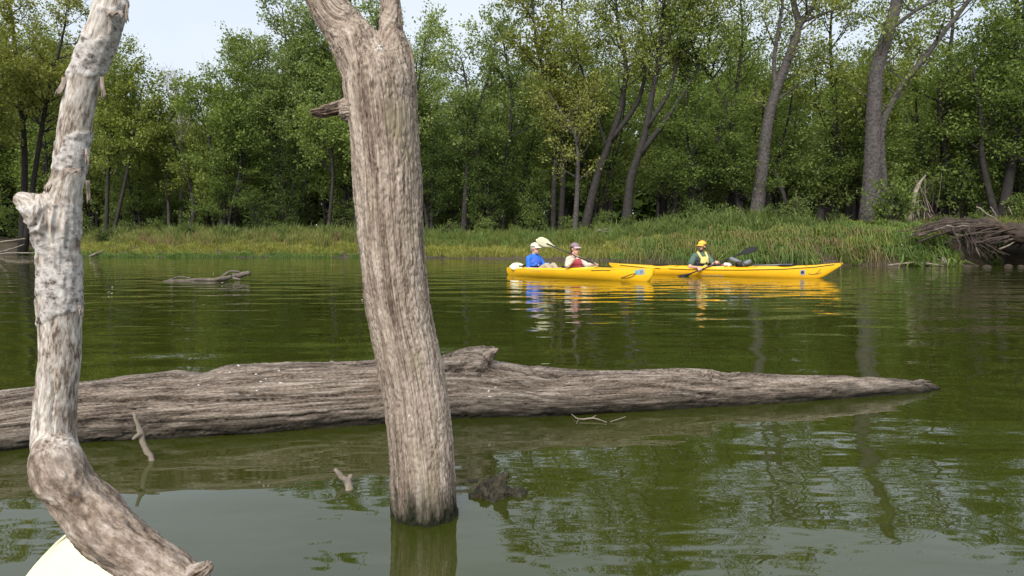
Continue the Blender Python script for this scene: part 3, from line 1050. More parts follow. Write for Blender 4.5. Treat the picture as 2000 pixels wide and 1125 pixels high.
def grow(stems, g, nsec=20, sec_len=2.6, t0=0.3, ntw=7, tw_len=(0.5, 1.1), nleaf=36, rise=0.75, droop=0.0, leaf=(0.11, 0.20), spread=0.17, bare=False, sides=8, low=0.25):
    """stems: list of (points, r0, r1). Returns (wood MB, leaf array)"""
    mb = MB()
    tw0, tw1 = [], []
    for pts, r0, r1 in stems:
        C = catmull(pts, 18)
        Ls = np.linalg.norm(np.diff(C, axis=0), axis=1).sum()
        C = C + g.normal(size=C.shape) * 0.012 * Ls / 10 * np.linspace(0, 1, 18)[:, None]
        r = r0 + (r1 - r0) * np.linspace(0, 1, 18) ** 0.8
        r[0] *= 1.22; r[1] *= 1.06
        mb.tube(C, r, sides)
        T = unit(np.gradient(C, axis=0))
        ns = max(3, int(nsec * Ls / 10))
        for q in range(ns):
            u = t0 + (1 - t0) * (q + g.uniform(0, 1)) / ns
            if g.uniform() < low:
                u = g.uniform(t0 * 0.75, 0.6)
            k = min(16, int(u * 17)); fr = u * 17 - k
            b = C[k] * (1 - fr) + C[k + 1] * fr
            tt = T[k]
            az = g.uniform(0, 2 * math.pi)
            hor = np.array([math.cos(az), math.sin(az), 0])
            L = sec_len * g.uniform(0.55, 1.15) * (1.0 - 0.55 * max(0, u - 0.35))
            d0 = unit(hor + tt * rise * g.uniform(0.5, 1.4))
            p1 = b + d0 * L * 0.4
            d1 = unit(d0 + np.array([0, 0, 0.28 - droop]) + g.normal(size=3) * 0.15)
            p2 = p1 + d1 * L * 0.35
            d2 = unit(d1 + np.array([0, 0, 0.25 - droop * 1.6]) + g.normal(size=3) * 0.2)
            p3 = p2 + d2 * L * 0.3
            rb = max(0.012, min(r[k] * 0.5, 0.018 * L + 0.012))
            S = catmull([b, p1, p2, p3], 7)
            mb.tube(S, np.linspace(rb, 0.006, 7), 5, False)
            nt = max(3, int(ntw * L / sec_len + 0.5))
            for z in range(nt):
                v = 0.25 + 0.75 * (z + g.uniform(0, 1)) / nt
                kk = min(5, int(v * 6)); f2 = v * 6 - kk
                e0 = S[kk] * (1 - f2) + S[kk + 1] * f2
                dd = unit(unit(S[kk + 1] - S[kk]) * 0.8 + g.normal(size=3) * np.array([.7, .7, .45]) + np.array([0, 0, 0.10 - droop * .5]))
                e1 = e0 + dd * g.uniform(*tw_len)
                em = (e0 + e1) / 2 + g.normal(size=3) * 0.05
                mb.tube([e0, em, e1], [0.008, 0.006, 0.003], 3, False)
                tw0.append(e0); tw1.append(e1)
                if bare:
                    for _ in range(3):
                        m0 = e0 + (e1 - e0) * g.uniform(.2, .9)
                        mb.tube([m0, m0 + unit(dd + g.normal(size=3) * .6 + np.array([0, 0, .2])) * g.uniform(.3, .7)], [0.006, 0.003], 3, False)
    lv = None if bare else leaves_from(np.array(tw0), np.array(tw1), nleaf, g, leaf, spread)
    return mb, lv


def tree_object(name, base, mb, lv, bark, leafmat, label, cat='tree', group=None):
    base = np.asarray(base, float)
    t = empty(name, base, 0, label, cat, group)
    mb.v = [np.vstack(mb.v) - base]
    mb.build('trunk', bark, t)
    if lv is not None:
        me = quads_mesh('crown', lv - base)
        link('crown', me, leafmat, t)
    return t


def copy_thing(src, loc, rz, s, label=None, group=None, mats=None):
    c = src.copy()
    col.objects.link(c)
    c.location = tuple(loc)
    c.rotation_euler = (0, 0, rz)
    c.scale = (s[0], s[0], s[1]) if isinstance(s, tuple) else (s, s, s)
    if label: c['label'] = label
    if group: c['group'] = group
    for ch in list(src.children):
        d = ch.copy()
        col.objects.link(d)
        d.parent = c
        if mats and d.name.startswith('crown'):
            d.material_slots[0].link = 'OBJECT'
            d.material_slots[0].material = mats
    return c


# trees whose stems one can follow in the photograph: (stem pixel paths with a distance, radii) and the look of the crown
def stem(Y, pix, r0, r1, lean=0.0):
    """pixel path of a stem, base first; lean moves the top nearer (-) or farther (+)"""
    n = len(pix)
    P = [at(x, y, Y + lean * i / (n - 1)) for i, (x, y) in enumerate(pix)]
    if pix[0][1] > 400:         # forks start on their parent stem, not on the ground
        g0 = gpt(pix[0][0], Y)
        P[0] = np.array([P[0][0], P[0][1], g0[2] - 0.15])
    return (P, r0, r1)


FRONT = [
    # far left, olive crowns reaching out of the picture
    dict(st=[stem(43, [(40, 452), (48, 300), (35, 150), (20, 10), (0, -90)], .22, .05), stem(43, [(44, 452), (75, 290), (95, 180), (120, 80), (130, 20)], .18, .04)], mat='leaf_yellow', bark='barkdark', n=20, L=2.6, leaf=40,
         label='tall olive green tree at the far left edge behind the pale branch'),
    dict(st=[stem(40, [(-90, 450), (-95, 300), (-80, 150), (-60, 0)], .22, .05), stem(40, [(-85, 450), (-40, 300), (-20, 200), (0, 120)], .18, .04)], mat='leaf_yellow', bark='barkdark', n=20, L=2.6, leaf=36,
         label='olive tree at the left border, mostly out of the picture'),
    dict(st=[stem(42, [(205, 447), (212, 330), (225, 220), (222, 120)], .15, .03), stem(42, [(215, 447), (250, 330), (265, 240), (280, 165)], .13, .03)], mat='leaf_olive', bark='barkdark', n=24, L=2.3, leaf=42,
         label='rounded olive tree just right of the pale branch, its top below the sky gap'),
    dict(st=[stem(43, [(364, 447), (378, 400), (350, 300), (320, 240), (310, 185)], .16, .03), stem(44, [(330, 447), (325, 350), (300, 280)], .12, .03)], mat='leaf_olive', bark='barkgrey', n=24, L=2.3, leaf=40,
         label='low olive tree with a slanting pale lower trunk under the sky gap'),
    dict(st=[stem(42, [(455, 447), (470, 340), (466, 270), (440, 190), (428, 150)], .17, .04), stem(42, [(440, 447), (420, 330), (400, 240), (385, 195)], .13, .03)], mat='leaf_green', bark='barkdark', n=24, L=2.3, leaf=42,
         label='mid green tree with a dark bowed trunk below the silvery maple'),
    dict(st=[stem(44, [(560, 447), (585, 300), (580, 180), (560, 90), (552, 15)], .20, .03), stem(44, [(570, 447), (610, 300), (630, 160), (640, 20), (640, -60)], .20, .03), stem(44, [(556, 447), (540, 280), (505, 160), (480, 95)], .15, .03)], mat='leaf_silver', bark='barkdark', n=24, L=2.7, leaf=46, rise=1.1,
         label='silvery green maple with feathery top beside the sky gap, left of the dead trunk'),
    dict(st=[stem(41, [(640, 447), (650, 340), (640, 270), (620, 230)], .13, .03), stem(41, [(690, 447), (700, 330), (690, 230), (700, 150)], .15, .03)], mat='leaf_green', bark='barkdark', n=24, L=2.2, leaf=42,
         label='green tree low behind the stub of the dead trunk'),
    dict(st=[stem(42, [(740, 445), (745, 300), (740, 150), (735, 10)], .2, .03), stem(42, [(790, 445), (800, 300), (815, 180), (830, 75)], .18, .03)], mat='leaf_silver', bark='barkdark', n=22, L=2.4, leaf=42, rise=1.1,
         label='silvery maple straight behind the dead trunk'),
    dict(st=[stem(40, [(905, 447), (912, 340), (922, 250), (912, 170), (900, 110)], .19, .03), stem(40, [(920, 260), (940, 190), (958, 130), (945, 60)], .10, .02), stem(40, [(912, 330), (900, 250), (885, 190)], .07, .02)], mat='leaf_silver', bark='barkdark', n=17, L=2.2, leaf=30, rise=1.1, low=.1,
         label='maple with dark twisted upper limbs, first right of the dead trunk'),
    dict(st=[stem(40, [(968, 447), (990, 300), (1000, 200), (988, 110), (975, 55)], .15, .03), stem(40, [(960, 447), (955, 330), (968, 230)], .12, .03)], mat='leaf_silver', bark='barkdark', n=19, L=2.1, leaf=34,
         label='slim olive tree between the twisted maple and the yellowing tall tree'),
    dict(st=[stem(37, [(1095, 447), (1100, 300), (1080, 200), (1050, 100), (1040, 0), (1040, -90)], .17, .03), stem(37, [(1080, 447), (1085, 320), (1105, 190), (1100, 60), (1095, -60)], .16, .03)], mat='leaf_yellow', bark='barkdark', n=20, L=2.3, leaf=36, rise=1.0,
         label='tall yellowing olive tree rising above the kayakers in the tandem'),
    dict(st=[stem(34, [(1122, 444), (1128, 360), (1127, 280), (1110, 240), (1070, 180)], .15, .03), stem(34, [(1128, 290), (1133, 230), (1130, 190)], .07, .02)], mat='leaf_yellow', bark='barkgrey', n=17, L=1.8, leaf=22,
         label='straight pale slim tree above the woman in red'),
    dict(st=[stem(34, [(1138, 444), (1165, 350), (1192, 275), (1215, 200), (1222, 120), (1205, 30), (1200, -60)], .24, .05), stem(34, [(1192, 275), (1245, 200), (1260, 130), (1255, 30), (1260, -80)], .14, .03), stem(34, [(1185, 290), (1160, 210), (1135, 130), (1120, 70)], .08, .02)], mat='leaf_olive', bark='barkdark', n=24, L=2.2, leaf=26, rise=.9, low=0, t0=.5,
         label='dark trunk leaning right out of the bank, forking into three'),
    dict(st=[stem(33, [(1222, 430), (1232, 350), (1255, 280), (1275, 180), (1290, 80), (1300, -50), (1300, -170)], .25, .05), stem(33, [(1250, 300), (1300, 235), (1345, 165), (1380, 100), (1400, 0)], .16, .03), stem(33, [(1262, 250), (1310, 170), (1330, 60), (1340, -60)], .13, .03)], mat='leaf_olive', bark='barkdark', n=24, L=2.2, leaf=26, rise=.9, low=0, t0=.5,
         label='big dark maple spreading like a fan between the tandem and the sea kayaker'),
    dict(st=[stem(33, [(1432, 430), (1432, 330), (1430, 240), (1400, 170), (1360, 110), (1340, 40), (1330, -60)], .19, .04), stem(33, [(1430, 250), (1440, 160), (1450, 60), (1440, -60)], .12, .03)], mat='leaf_green', bark='barkdark', n=24, L=2.2, leaf=26, rise=.9, low=0, t0=.45,
         label='upright tree with a crooked left limb above the sea kayaker'),
    dict(st=[stem(31, [(1474, 428), (1487, 345), (1498, 250), (1515, 180), (1545, 100), (1560, 50), (1548, 0), (1535, -80)], .33, .10), stem(31, [(1558, 55), (1580, 25), (1592, 0), (1605, -90)], .13, .06), stem(31, [(1572, 40), (1600, 30), (1640, 14), (1690, -10)], .08, .03), stem(31, [(1515, 180), (1512, 120), (1520, 60), (1528, 0), (1520, -60)], .11, .05)], mat='leaf_olive', bark='barkgrey', n=15, L=2.0, leaf=22, t0=.3, low=.1,
         label='thick grey trunk leaning right with a forked bare top'),
    dict(st=[stem(32, [(1600, 430), (1612, 340), (1632, 260), (1628, 180), (1622, 80), (1630, -40)], .2, .04), stem(32, [(1615, 330), (1660, 240), (1680, 160)], .10, .03), stem(32, [(1632, 260), (1600, 200), (1590, 130)], .08, .02)], mat='leaf_olive', bark='barkdark', n=19, L=2.1, leaf=26,
         label='dark forked tree between the leaning grey trunk and the straight one'),
    dict(st=[stem(28.5, [(1696, 432), (1703, 330), (1706, 240), (1712, 140), (1735, 60), (1752, 0), (1775, -90)], .385, .20), stem(28.9, [(1727, 432), (1724, 340), (1722, 250), (1760, 170), (1808, 110), (1850, 55), (1905, -15)], .19, .09), stem(28.7, [(1735, 60), (1790, 20), (1850, -10)], .10, .04)], mat='leaf_olive', bark='barkgrey', n=15, L=2.0, leaf=22, t0=.3, low=.1,
         label='stout straight grey trunk on the bank near the right, with a second leaning stem'),
    dict(st=[stem(31, [(1845, 425), (1850, 330), (1835, 200), (1860, 60), (1850, -80)], .18, .04), stem(31, [(1852, 425), (1900, 300), (1930, 180), (1950, 40)], .16, .04)], mat='leaf_green', bark='barkdark', n=22, L=2.6, leaf=36,
         label='dense green tree right of the stout grey trunk'),
    dict(st=[stem(29, [(1955, 425), (1975, 320), (1990, 200), (1985, 60), (1990, -100)], .24, .05), stem(29, [(1950, 425), (1920, 320), (1915, 220), (1900, 130)], .17, .04)], mat='leaf_green', bark='barkdark', n=22, L=2.5, leaf=36,
         label='dark trunked green tree in the right corner above the undercut bank'),
    dict(st=[stem(28, [(2080, 425), (2075, 300), (2090, 150), (2080, 0), (2100, -150)], .24, .05), stem(28, [(2070, 425), (2030, 300), (2010, 160), (2000, 0)], .17, .04)], mat='leaf_green', bark='barkdark', n=20, L=2.5, leaf=34,
         label='green tree at the right border, mostly out of the picture'),
]
for k, d in enumerate(FRONT):
    g = np.random.default_rng(100 + k)
    mb, lv = grow(d['st'], g, d['n'], d['L'], d.get('t0', .3), 7, (.5, 1.1), int(d['leaf'] * (1.42 if k < 11 else 1.75)), d.get('rise', .75), low=d.get('low', .25), leaf=(.09, .235) if k < 11 else (.07, .18), spread=.22)
    tree_object('maple_tree', d['st'][0][0][0], mb, lv, M[d['bark']], M[d['mat']], d['label'], 'tree', 'trees along the river bank')

# the bare dead crown that shows above the low trees
g = np.random.default_rng(55)
mb, _ = grow([stem(46, [(350, 447), (355, 320), (352, 220), (345, 165)], .16, .05), stem(46, [(354, 300), (375, 220), (388, 160)], .09, .03), stem(46, [(353, 280), (335, 210), (325, 165)], .08, .03)], g, 22, 1.7, .45, 6, (.4, .8), bare=True, rise=1.6)
tree_object('bare_dead_tree', gpt(350, 46), mb, None, M['barkpale'], None, 'leafless grey dead tree poking above the low trees in the sky gap', 'dead tree')

LAND = [(-400, 'far left edge'), (150, 'pale bent branch'), (300, 'sky gap'), (480, 'silvery maple'), (680, 'dead trunk'), (850, 'twisted maple'), (985, 'tandem kayak'), (1170, 'leaning dark trunk'), (1320, 'sea kayaker'), (1440, 'leaning grey trunk'), (1620, 'stout grey trunk'), (1790, 'dead brush heap'), (1890, 'undercut corner')]


def land(px):
    return [n_ for x_, n_ in LAND if px >= x_][-1]


# trees standing deeper in the wood: four kinds, copied
PROTO = []
for k in range(4):
    g = np.random.default_rng(300 + k)
    H = 12.0
    sts = []
    for q in range(3):
        a = g.uniform(0, 6.28)
        b = np.array([math.cos(a) * .15, math.sin(a) * .15, -.2])
        ln = g.uniform(.6, 2.2)
        sts.append(([b, b + np.array([math.cos(a) * ln * .3, math.sin(a) * ln * .3, H * .3]), b + np.array([math.cos(a) * ln * .8, math.sin(a) * ln * .8, H * .65]), b + np.array([math.cos(a) * ln, math.sin(a) * ln, H * g.uniform(.86, 1.0)])], .17, .03))
    mb, lv = grow(sts, g, 17, 2.5, .22, 6, (.5, 1.2), 38, .7, leaf=(.11, .22), spread=.24, sides=6)
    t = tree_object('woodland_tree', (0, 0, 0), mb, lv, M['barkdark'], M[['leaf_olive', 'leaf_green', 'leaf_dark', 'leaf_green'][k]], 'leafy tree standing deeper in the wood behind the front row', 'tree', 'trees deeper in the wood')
    PROTO.append(t)

SKY_X = [-400, 0, 100, 180, 240, 300, 380, 440, 480, 520, 600, 700, 780, 830, 870, 900, 960, 1000, 1040, 1100, 1200, 1400, 1600, 1700, 2400]
SKY_Y = [0, 0, 40, 70, 150, 190, 200, 190, 140, 90, 60, 60, 90, 120, 150, 130, 110, 120, 90, 80, 70, 70, 110, 70, 40]
used = [False] * 4
g = np.random.default_rng(77)
for row, (ds, step, frac) in enumerate(((9, 3.0, .80), (14, 3.4, .92), (20, 3.8, .96), (28, 4.4, .98), (38, 5.2, 1.0), (50, 6.2, .92))):
    x = -0.95 * (38 + ds)
    while x < 0.90 * (30 + ds):
        X = x + g.uniform(-1, 1)
        Y = float(bank_y(X)) + ds + g.uniform(-2, 2)
        px = 1000 + X / Y * F
        x += step * g.uniform(.85, 1.15)
        if px < -330 or px > 2330:
            continue
        top = np.interp(px, SKY_X, SKY_Y)
        z = float(ground_z(np.array([X]), np.array([Y]))[0])
        Hh = ((470 - top) / F * Y + CAM_H - z) * frac * g.uniform(.82, 1.0)
        k = int(g.integers(0, 4))
        s = (max(.75, min(1.25, Hh / 12.0)), Hh / 12.0)
        lab = '%s tree, %s row back in the wood behind the %s' % (['olive', 'green', 'dark', 'bushy green'][k], ['first', 'second', 'third', 'fourth', 'fifth', 'last'][row], land(px))
        if not used[k]:
            used[k] = True
            o = PROTO[k]
            o['label'] = lab
            o.location = (X, Y, z); o.scale = (s[0], s[0], s[1]); o.rotation_euler = (0, 0, g.uniform(0, 6.28))
        else:
            copy_thing(PROTO[k], (X, Y, z), g.uniform(0, 6.28), s, lab)

# the far wood behind them, too deep to tell its trees apart
g = np.random.default_rng(88)
n = 66000
X = g.uniform(-95, 95, n)
Y = 92 + g.uniform(-5, 5, n)
Z = 1.2 + g.uniform(0, 1, n) * (np.interp(1000 + X / Y * F, SKY_X, [470 - (470 - v) * .8 for v in SKY_Y]) * -1 + 470) / F * Y
Z = Z * (1 - .12 * np.abs(perlin(np.stack([X * .25, Y * .1, np.zeros(n)], -1))))
Z[34000:] = g.uniform(.4, 9.5, n - 34000)
c = np.stack([X, Y, Z], -1)
d = unit(g.normal(size=(n, 3)) + np.array([0, 0, -.2])); nn = unit(g.normal(size=(n, 3)) + np.array([0, -.3, .8])); s_ = unit(np.cross(d, nn))
ln = g.uniform(.35, .8, n)[:, None]
V = np.stack([c - d * ln, c + s_ * ln * .6, c + d * ln, c - s_ * ln * .6], 1)
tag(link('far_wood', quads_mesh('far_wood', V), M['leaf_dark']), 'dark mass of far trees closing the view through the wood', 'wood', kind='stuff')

# saplings and shrubs along the edge of the wood
SAP = []
for k in range(3):
    g = np.random.default_rng(400 + k)
    H = 3.6
    sts = []
    for q in range(4):
        a = g.uniform(0, 6.28); ln = g.uniform(.3, 1.0)
        sts.append(([np.array([0, 0, -.1]), np.array([math.cos(a) * ln * .4, math.sin(a) * ln * .4, H * .4]), np.array([math.cos(a) * ln, math.sin(a) * ln, H * g.uniform(.7, 1.0)])], .035, .008))
    mb, lv = grow(sts, g, 30, 1.1, .12, 5, (.3, .6), 16, .6, leaf=(.09, .17), spread=.12, sides=5)
    SAP.append(tree_object('sapling', (0, 0, 0), mb, lv, M['barkdark'], M[['leaf_dark', 'leaf_green', 'leaf_dark'][k]], 'leafy sapling at the shaded edge of the wood', 'sapling', 'saplings at the edge of the wood'))  # darker leaves on two kinds paint in the shade of the understory
SHR = []
for k in range(2):
    g = np.random.default_rng(450 + k)
    sts = []
    for q in range(7):
        a = g.uniform(0, 6.28); ln = g.uniform(.2, .7)
        sts.append(([np.array([0, 0, -.05]), np.array([math.cos(a) * ln * .5, math.sin(a) * ln * .5, .5]), np.array([math.cos(a) * ln, math.sin(a) * ln, g.uniform(.7, 1.2)])], .014, .005))
    mb, lv = grow(sts, g, 60, .5, .15, 4, (.15, .35), 11, .6, leaf=(.07, .13), spread=.07, sides=4)
    t = tree_object('shrub', (0, 0, 0), mb, lv, M['barkdark'], M[['leaf_green', 'grass_blue'][k]], 'low leafy green shrub between the grass and the wood', 'shrub', 'shrubs between grass and wood')
    for c in t.children:
        if c.name.startswith('trunk'): c.name = 'stems'
        else: c.name = 'foliage'
    SHR.append(t)
us, uh = [False] * 3, [False] * 2
g = np.random.default_rng(91)


def put(protos, flags, k, loc, s, mats=None):
    if not flags[k]:
        flags[k] = True
        o = protos[k]
        o.location = tuple(loc); o.scale = (s, s, s); o.rotation_euler = (0, 0, g.uniform(0, 6.28))
        return o
    return copy_thing(protos[k], loc, g.uniform(0, 6.28), s, None, None, mats)


for px in np.arange(-120, 2120, 56):
    p_ = px + g.uniform(-20, 20)
    ds = g.uniform(7, 12)
    Y0 = float(bank_y(np.array([(p_ - 1000) / F * 36])[0]))
    q = gpt(p_, Y0 + ds)
    if abs(p_ - 1700) < 55 or abs(p_ - 1480) < 30 or 1110 < p_ < 1290:
        continue
    k = int(g.integers(0, 3))
    put(SAP, us, k, q, g.uniform(.5, 1.15))['label'] = '%s leafy sapling at the edge of the wood behind the %s' % (['bushy dark', 'slim green', 'dark'][k], land(p_))
for px in np.arange(190, 1660, 62):
    p_ = px + g.uniform(-20, 20)
    Y0 = float(bank_y(np.array([(p_ - 1000) / F * 36])[0]))
    q = gpt(p_, Y0 + g.uniform(5.5, 7.5))
    k = int(g.integers(0, 2))
    put(SHR, uh, k, q, g.uniform(.45, .95))['label'] = 'low %s shrub between grass and wood behind the %s' % (['green', 'pale green'][k], land(p_))
for (p_, ds, s, k, lab) in ((1738, 3.6, 1.25, 0, 'dense dark green shrub at the foot of the stout grey trunk'), (1905, 2.6, .6, 0, 'small round green bush on top of the undercut bank'), (1845, 2.2, .55, 1, 'pale leafy weeds above the hanging roots'), (1985, 4.5, .9, 0, 'green bush in the right corner above the bank'), (1548, 3.0, .8, 1, 'grey green weed clump right of the leaning grey trunk')):
    Y0 = float(bank_y(np.array([(p_ - 1000) / F * 24])[0]))
    o = put(SHR, uh, k, gpt(p_, Y0 + ds), s)
    o['label'] = lab


# ---------------------------------------------------------------- grass and weeds: nobody could count the blades
def grass(name, n, xr, sr, h, w, mat, label, lean=(0, 0), curl=0.35, clump=0.0, seed=1, hang=0.0, tuft=45, rad=.22):
    """blades in tussocks: each tussock leans outwards from its own middle, over a thin even sprinkling"""
    g = np.random.default_rng(seed)
    nt = max(20, n // tuft)
    CX = g.uniform(xr[0], xr[1], nt)
    CS = g.uniform(0, 1, nt) * (sr[1] - sr[0]) + sr[0]
    edge = .6 * np.minimum(CX - xr[0], xr[1] - CX) + 1.0 * perlin(np.stack([CX * .7, CS * .9, np.full(nt, 3.3)], -1))
    d = fbm(np.stack([CX * .9, CS * 1.3, np.full(nt, seed * 3.1)], -1), 2)
    ok = (g.uniform(0, 1.6, nt) < edge) & (d > clump - 0.35 + g.uniform(-.25, .25, nt))
    CX, CS = CX[ok], CS[ok]
    nt = len(CX)
    cnt = np.maximum(6, (tuft * g.uniform(.4, 1.7, nt)).astype(int))
    th = g.uniform(.55, 1.25, nt)
    tr = rad * g.uniform(.5, 1.5, nt)
    idx = np.repeat(np.arange(nt), cnt)
    n = len(idx)
    az = g.uniform(0, 2 * math.pi, n)
    q = np.sqrt(g.uniform(0, 1, n))
    X = CX[idx] + np.cos(az) * q * tr[idx]
    S = CS[idx] + np.sin(az) * q * tr[idx]
    Y = bank_y(X) + S
    Z = ground_z(X, Y) - 0.02
    hv = g.uniform(h[0], h[1], n) * th[idx] * (1.12 - .3 * q)
    az2 = az + g.normal(size=n) * .6
    out = np.stack([np.cos(az2), np.sin(az2), np.zeros(n)], -1) * (curl * (.25 + 1.1 * q) * g.uniform(.5, 1.4, n))[:, None] + np.array([lean[0], lean[1], 0]) * g.uniform(.4, 1.3, n)[:, None]
    b = np.stack([X, Y, Z], -1)
    up = np.array([0, 0, 1.0])
    sl = np.linalg.norm(out, axis=1)
    top_z = np.where(sl < 1.0, 1 - 0.35 * sl, 0.65 - (sl - 1) * 0.9) - hang * sl * g.uniform(.3, 1.3, n)
    if hang > 0:                # blades that arch over and hang down the bank
        top_z = .30 - hang * sl * g.uniform(.2, 1.2, n)
    m = b + (up * (.62 if hang == 0 else .46) + out * (.30 if hang == 0 else .55)) * hv[:, None]
    t = b + (up * top_z[:, None] + out) * hv[:, None]
    fa = g.uniform(-.9, .9, n)
    s = np.stack([np.cos(fa), np.sin(fa), np.zeros(n)], -1)
    ww = g.uniform(w[0], w[1], n)[:, None]
    V = np.stack([np.stack([b - s * ww * .5, b + s * ww * .5, m + s * ww * .45, m - s * ww * .45], 1),
                  np.stack([m - s * ww * .45, m + s * ww * .45, t + s * ww * .08, t - s * ww * .08], 1)], 1).reshape(-1, 4, 3)
    me = quads_mesh(name, V, 4)
    o = link(name, me, mat)
    return tag(o, label, 'grass', kind='stuff')


xl = lambda px, Y: (px - 1000) / F * Y
XL0, XL1 = -31.0, 2.6
grass('shore_grass', 15000, (XL0, -6.5), (-0.15, .75), (.12, .26), (.018, .034), M['grass_green'], 'short bright green grass along the waterline at the left', curl=.5, seed=2)
grass('meadow_grass', 26000, (XL0, -5.5), (.45, 4.2), (.22, .42), (.016, .032), M['grass_yellow'], 'yellowing grass on the low bank at the left', curl=.45, seed=3)
grass('tall_meadow_grass', 24000, (XL0, -5.0), (3.3, 7.2), (.45, .85), (.016, .034), M['grass_tall'], 'tall mixed grass along the wood at the left', curl=.35, seed=4)
grass('brown_seed_grass', 5500, (XL0, -4.0), (2.8, 6.0), (.45, .78), (.014, .026), M['grass_brown'], 'brown seeding grass patches in the left meadow', curl=.3, clump=.35, seed=5)
grass('meadow_weeds', 12000, (XL0, -3.0), (4.6, 7.6), (.5, 1.0), (.03, .06), M['grass_blue'], 'leafy green weeds at the back of the left meadow', curl=.4, clump=.15, seed=6)
grass('bank_grass', 34000, (-6.5, 7.5), (.35, 5.0), (.22, .45), (.014, .030), M['grass_yellow'], 'yellow green grass on the slope behind the tandem kayak', curl=.45, clump=-.25, seed=7)
grass('bank_green_grass', 18000, (-6.5, 6.2), (2.0, 6.2), (.4, .75), (.016, .032), M['grass_tall'], 'taller grass along the top of the slope in the middle', curl=.35, seed=8)
grass('bank_tufts', 14000, (-6.5, 7.0), (2.2, 5.4), (.35, .8), (.018, .034), M['grass_green'], 'green tufts on the middle slope', curl=.4, clump=.15, seed=9)
grass('reed_weeds', 15000, (3.0, 12.5), (2.2, 5.2), (.3, .85), (.022, .055), M['grass_blue'], 'tall blue green weeds above the sea kayaker', curl=.45, clump=.1, seed=10)
grass('hanging_grass', 22000, (3.2, 13.4), (.3, 2.6), (.22, .62), (.014, .028), M['grass_tall'], 'long grass hanging over the steep bank behind the sea kayak', lean=(0, -.55), curl=.75, clump=.16, seed=11, hang=.95)
grass('hanging_green_grass', 20000, (4.0, 16.0), (.2, 2.8), (.25, .65), (.018, .036), M['grass_green'], 'green hanging grass and weeds on the steep right bank', lean=(0, -.45), curl=.75, clump=.2, seed=12, hang=.8)
grass('hanging_dry_grass', 6000, (4.5, 14.0), (.3, 2.2), (.3, .7), (.012, .022), M['grass_brown'], 'dry brown blades among the hanging grass of the steep bank', lean=(0, -.5), curl=.6, clump=.1, seed=19, hang=.9)
grass('right_bank_grass', 16000, (9.0, 16.2), (.8, 5.0), (.2, .48), (.016, .032), M['grass_yellow'], 'yellow green grass on the bank below the stout trunk', lean=(0, -.4), curl=.5, clump=-.2, seed=13, hang=.5)
grass('right_weeds', 16000, (5.0, 17.5), (.1, 3.4), (.18, .45), (.04, .08), M['leaf_green'], 'broad leafed weeds low on the right bank', lean=(0, -.3), curl=.9, clump=.1, seed=14)
grass('corner_grass', 9000, (15.5, 22.0), (1.6, 5.0), (.25, .55), (.018, .034), M['grass_tall'], 'grass on top of the undercut bank in the right corner', lean=(0, -.2), curl=.5, seed=15)
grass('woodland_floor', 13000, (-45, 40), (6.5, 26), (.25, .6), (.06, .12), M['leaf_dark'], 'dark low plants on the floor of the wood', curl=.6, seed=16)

# floating leaves and flecks on the river
g = np.random.default_rng(21)
FL = []
for _ in range(170):
    px = g.uniform(150, 1990)
    py = 506 + (g.uniform(0, 1) ** 2.6) * 95
    if _ < 70: py = g.uniform(505, 520); px = g.choice([g.uniform(150, 700), g.uniform(1250, 2000)])
    FL.append(onwater(px, py, .006))
FL = np.array(FL)
a = g.uniform(0, 6.28, len(FL)); s = g.uniform(.02, .045, len(FL))[:, None]
d = np.stack([np.cos(a), np.sin(a), np.zeros(len(a))], -1); e = np.stack([-np.sin(a), np.cos(a), np.zeros(len(a))], -1)
V = np.stack([FL - d * s, FL + e * s * .5 + np.array([0, 0, .006]), FL + d * s + np.array([0, 0, .008]), FL - e * s * .5 + np.array([0, 0, .006])], 1)
M['fleck'] = mat_plain('pale_floating_leaf', (0.42, 0.36, 0.20), .7, .5, 3)
tag(link('floating_leaves', quads_mesh('floating_leaves', V), M['fleck']), 'small pale leaves floating on the river', 'leaves', kind='stuff')


# ---------------------------------------------------------------- driftwood, roots and the undercut corner
def gz(px, Y, dz=0.0):
    q = gpt(px, Y); q[2] += dz
    return q


def line_stick(name, pix, rad, label, mat='driftwood', cat='stick', group=None, extra=()):
    stick(name, [at(x, y, Y) for x, y, Y in pix], rad, M[mat], label, cat, group, extra, 7, 12)


DW = 'driftwood in the water below the right bank'
line_stick('drift_branch', [(1795, 519, 22.3), (1782, 502, 22.4), (1770, 488, 22.6), (1760, 477, 22.7)], [.035, .03, .028, .02], 'pale forked branch leaning up out of the water at the right', group=DW)
line_stick('drift_branch', [(1735, 518, 22.0), (1785, 513, 22.1), (1840, 519, 22.0)], [.02, .035, .03], 'long pale driftwood pole lying along the waterline at the right', group=DW)
line_stick('drift_branch', [(1770, 508, 22.4), (1800, 512, 22.3), (1836, 518, 22.2)], [.03, .03, .02], 'second driftwood pole crossing the first at the right', group=DW)
line_stick('drift_branch', [(1797, 505, 22.6), (1790, 496, 22.7), (1784, 488, 22.8)], [.025, .022, .015], 'thin upright twig among the right hand driftwood', group=DW)
line_stick('drift_branch', [(1849, 517, 22.1), (1838, 503, 22.3), (1826, 490, 22.6)], [.03, .028, .018], 'brown stick leaning left beside the hanging roots', group=DW)
line_stick('drift_branch', [(1850, 515, 22.0), (1846, 506, 22.2), (1843, 500, 22.3)], [.022, .02, .015], 'short stub at the foot of the hanging roots', group=DW)
line_stick('drift_branch', [(1815, 498, 22.5), (1835, 508, 22.3), (1850, 516, 22.1)], [.02, .025, .02], 'slanting branch behind the driftwood poles', group=DW)
line_stick('drift_branch', [(1908, 403, 23.6), (1925, 416, 23.6), (1953, 433, 23.6)], [.035, .03, .02], 'pale broken branch on top of the undercut bank', group='pale broken branches in the right corner')
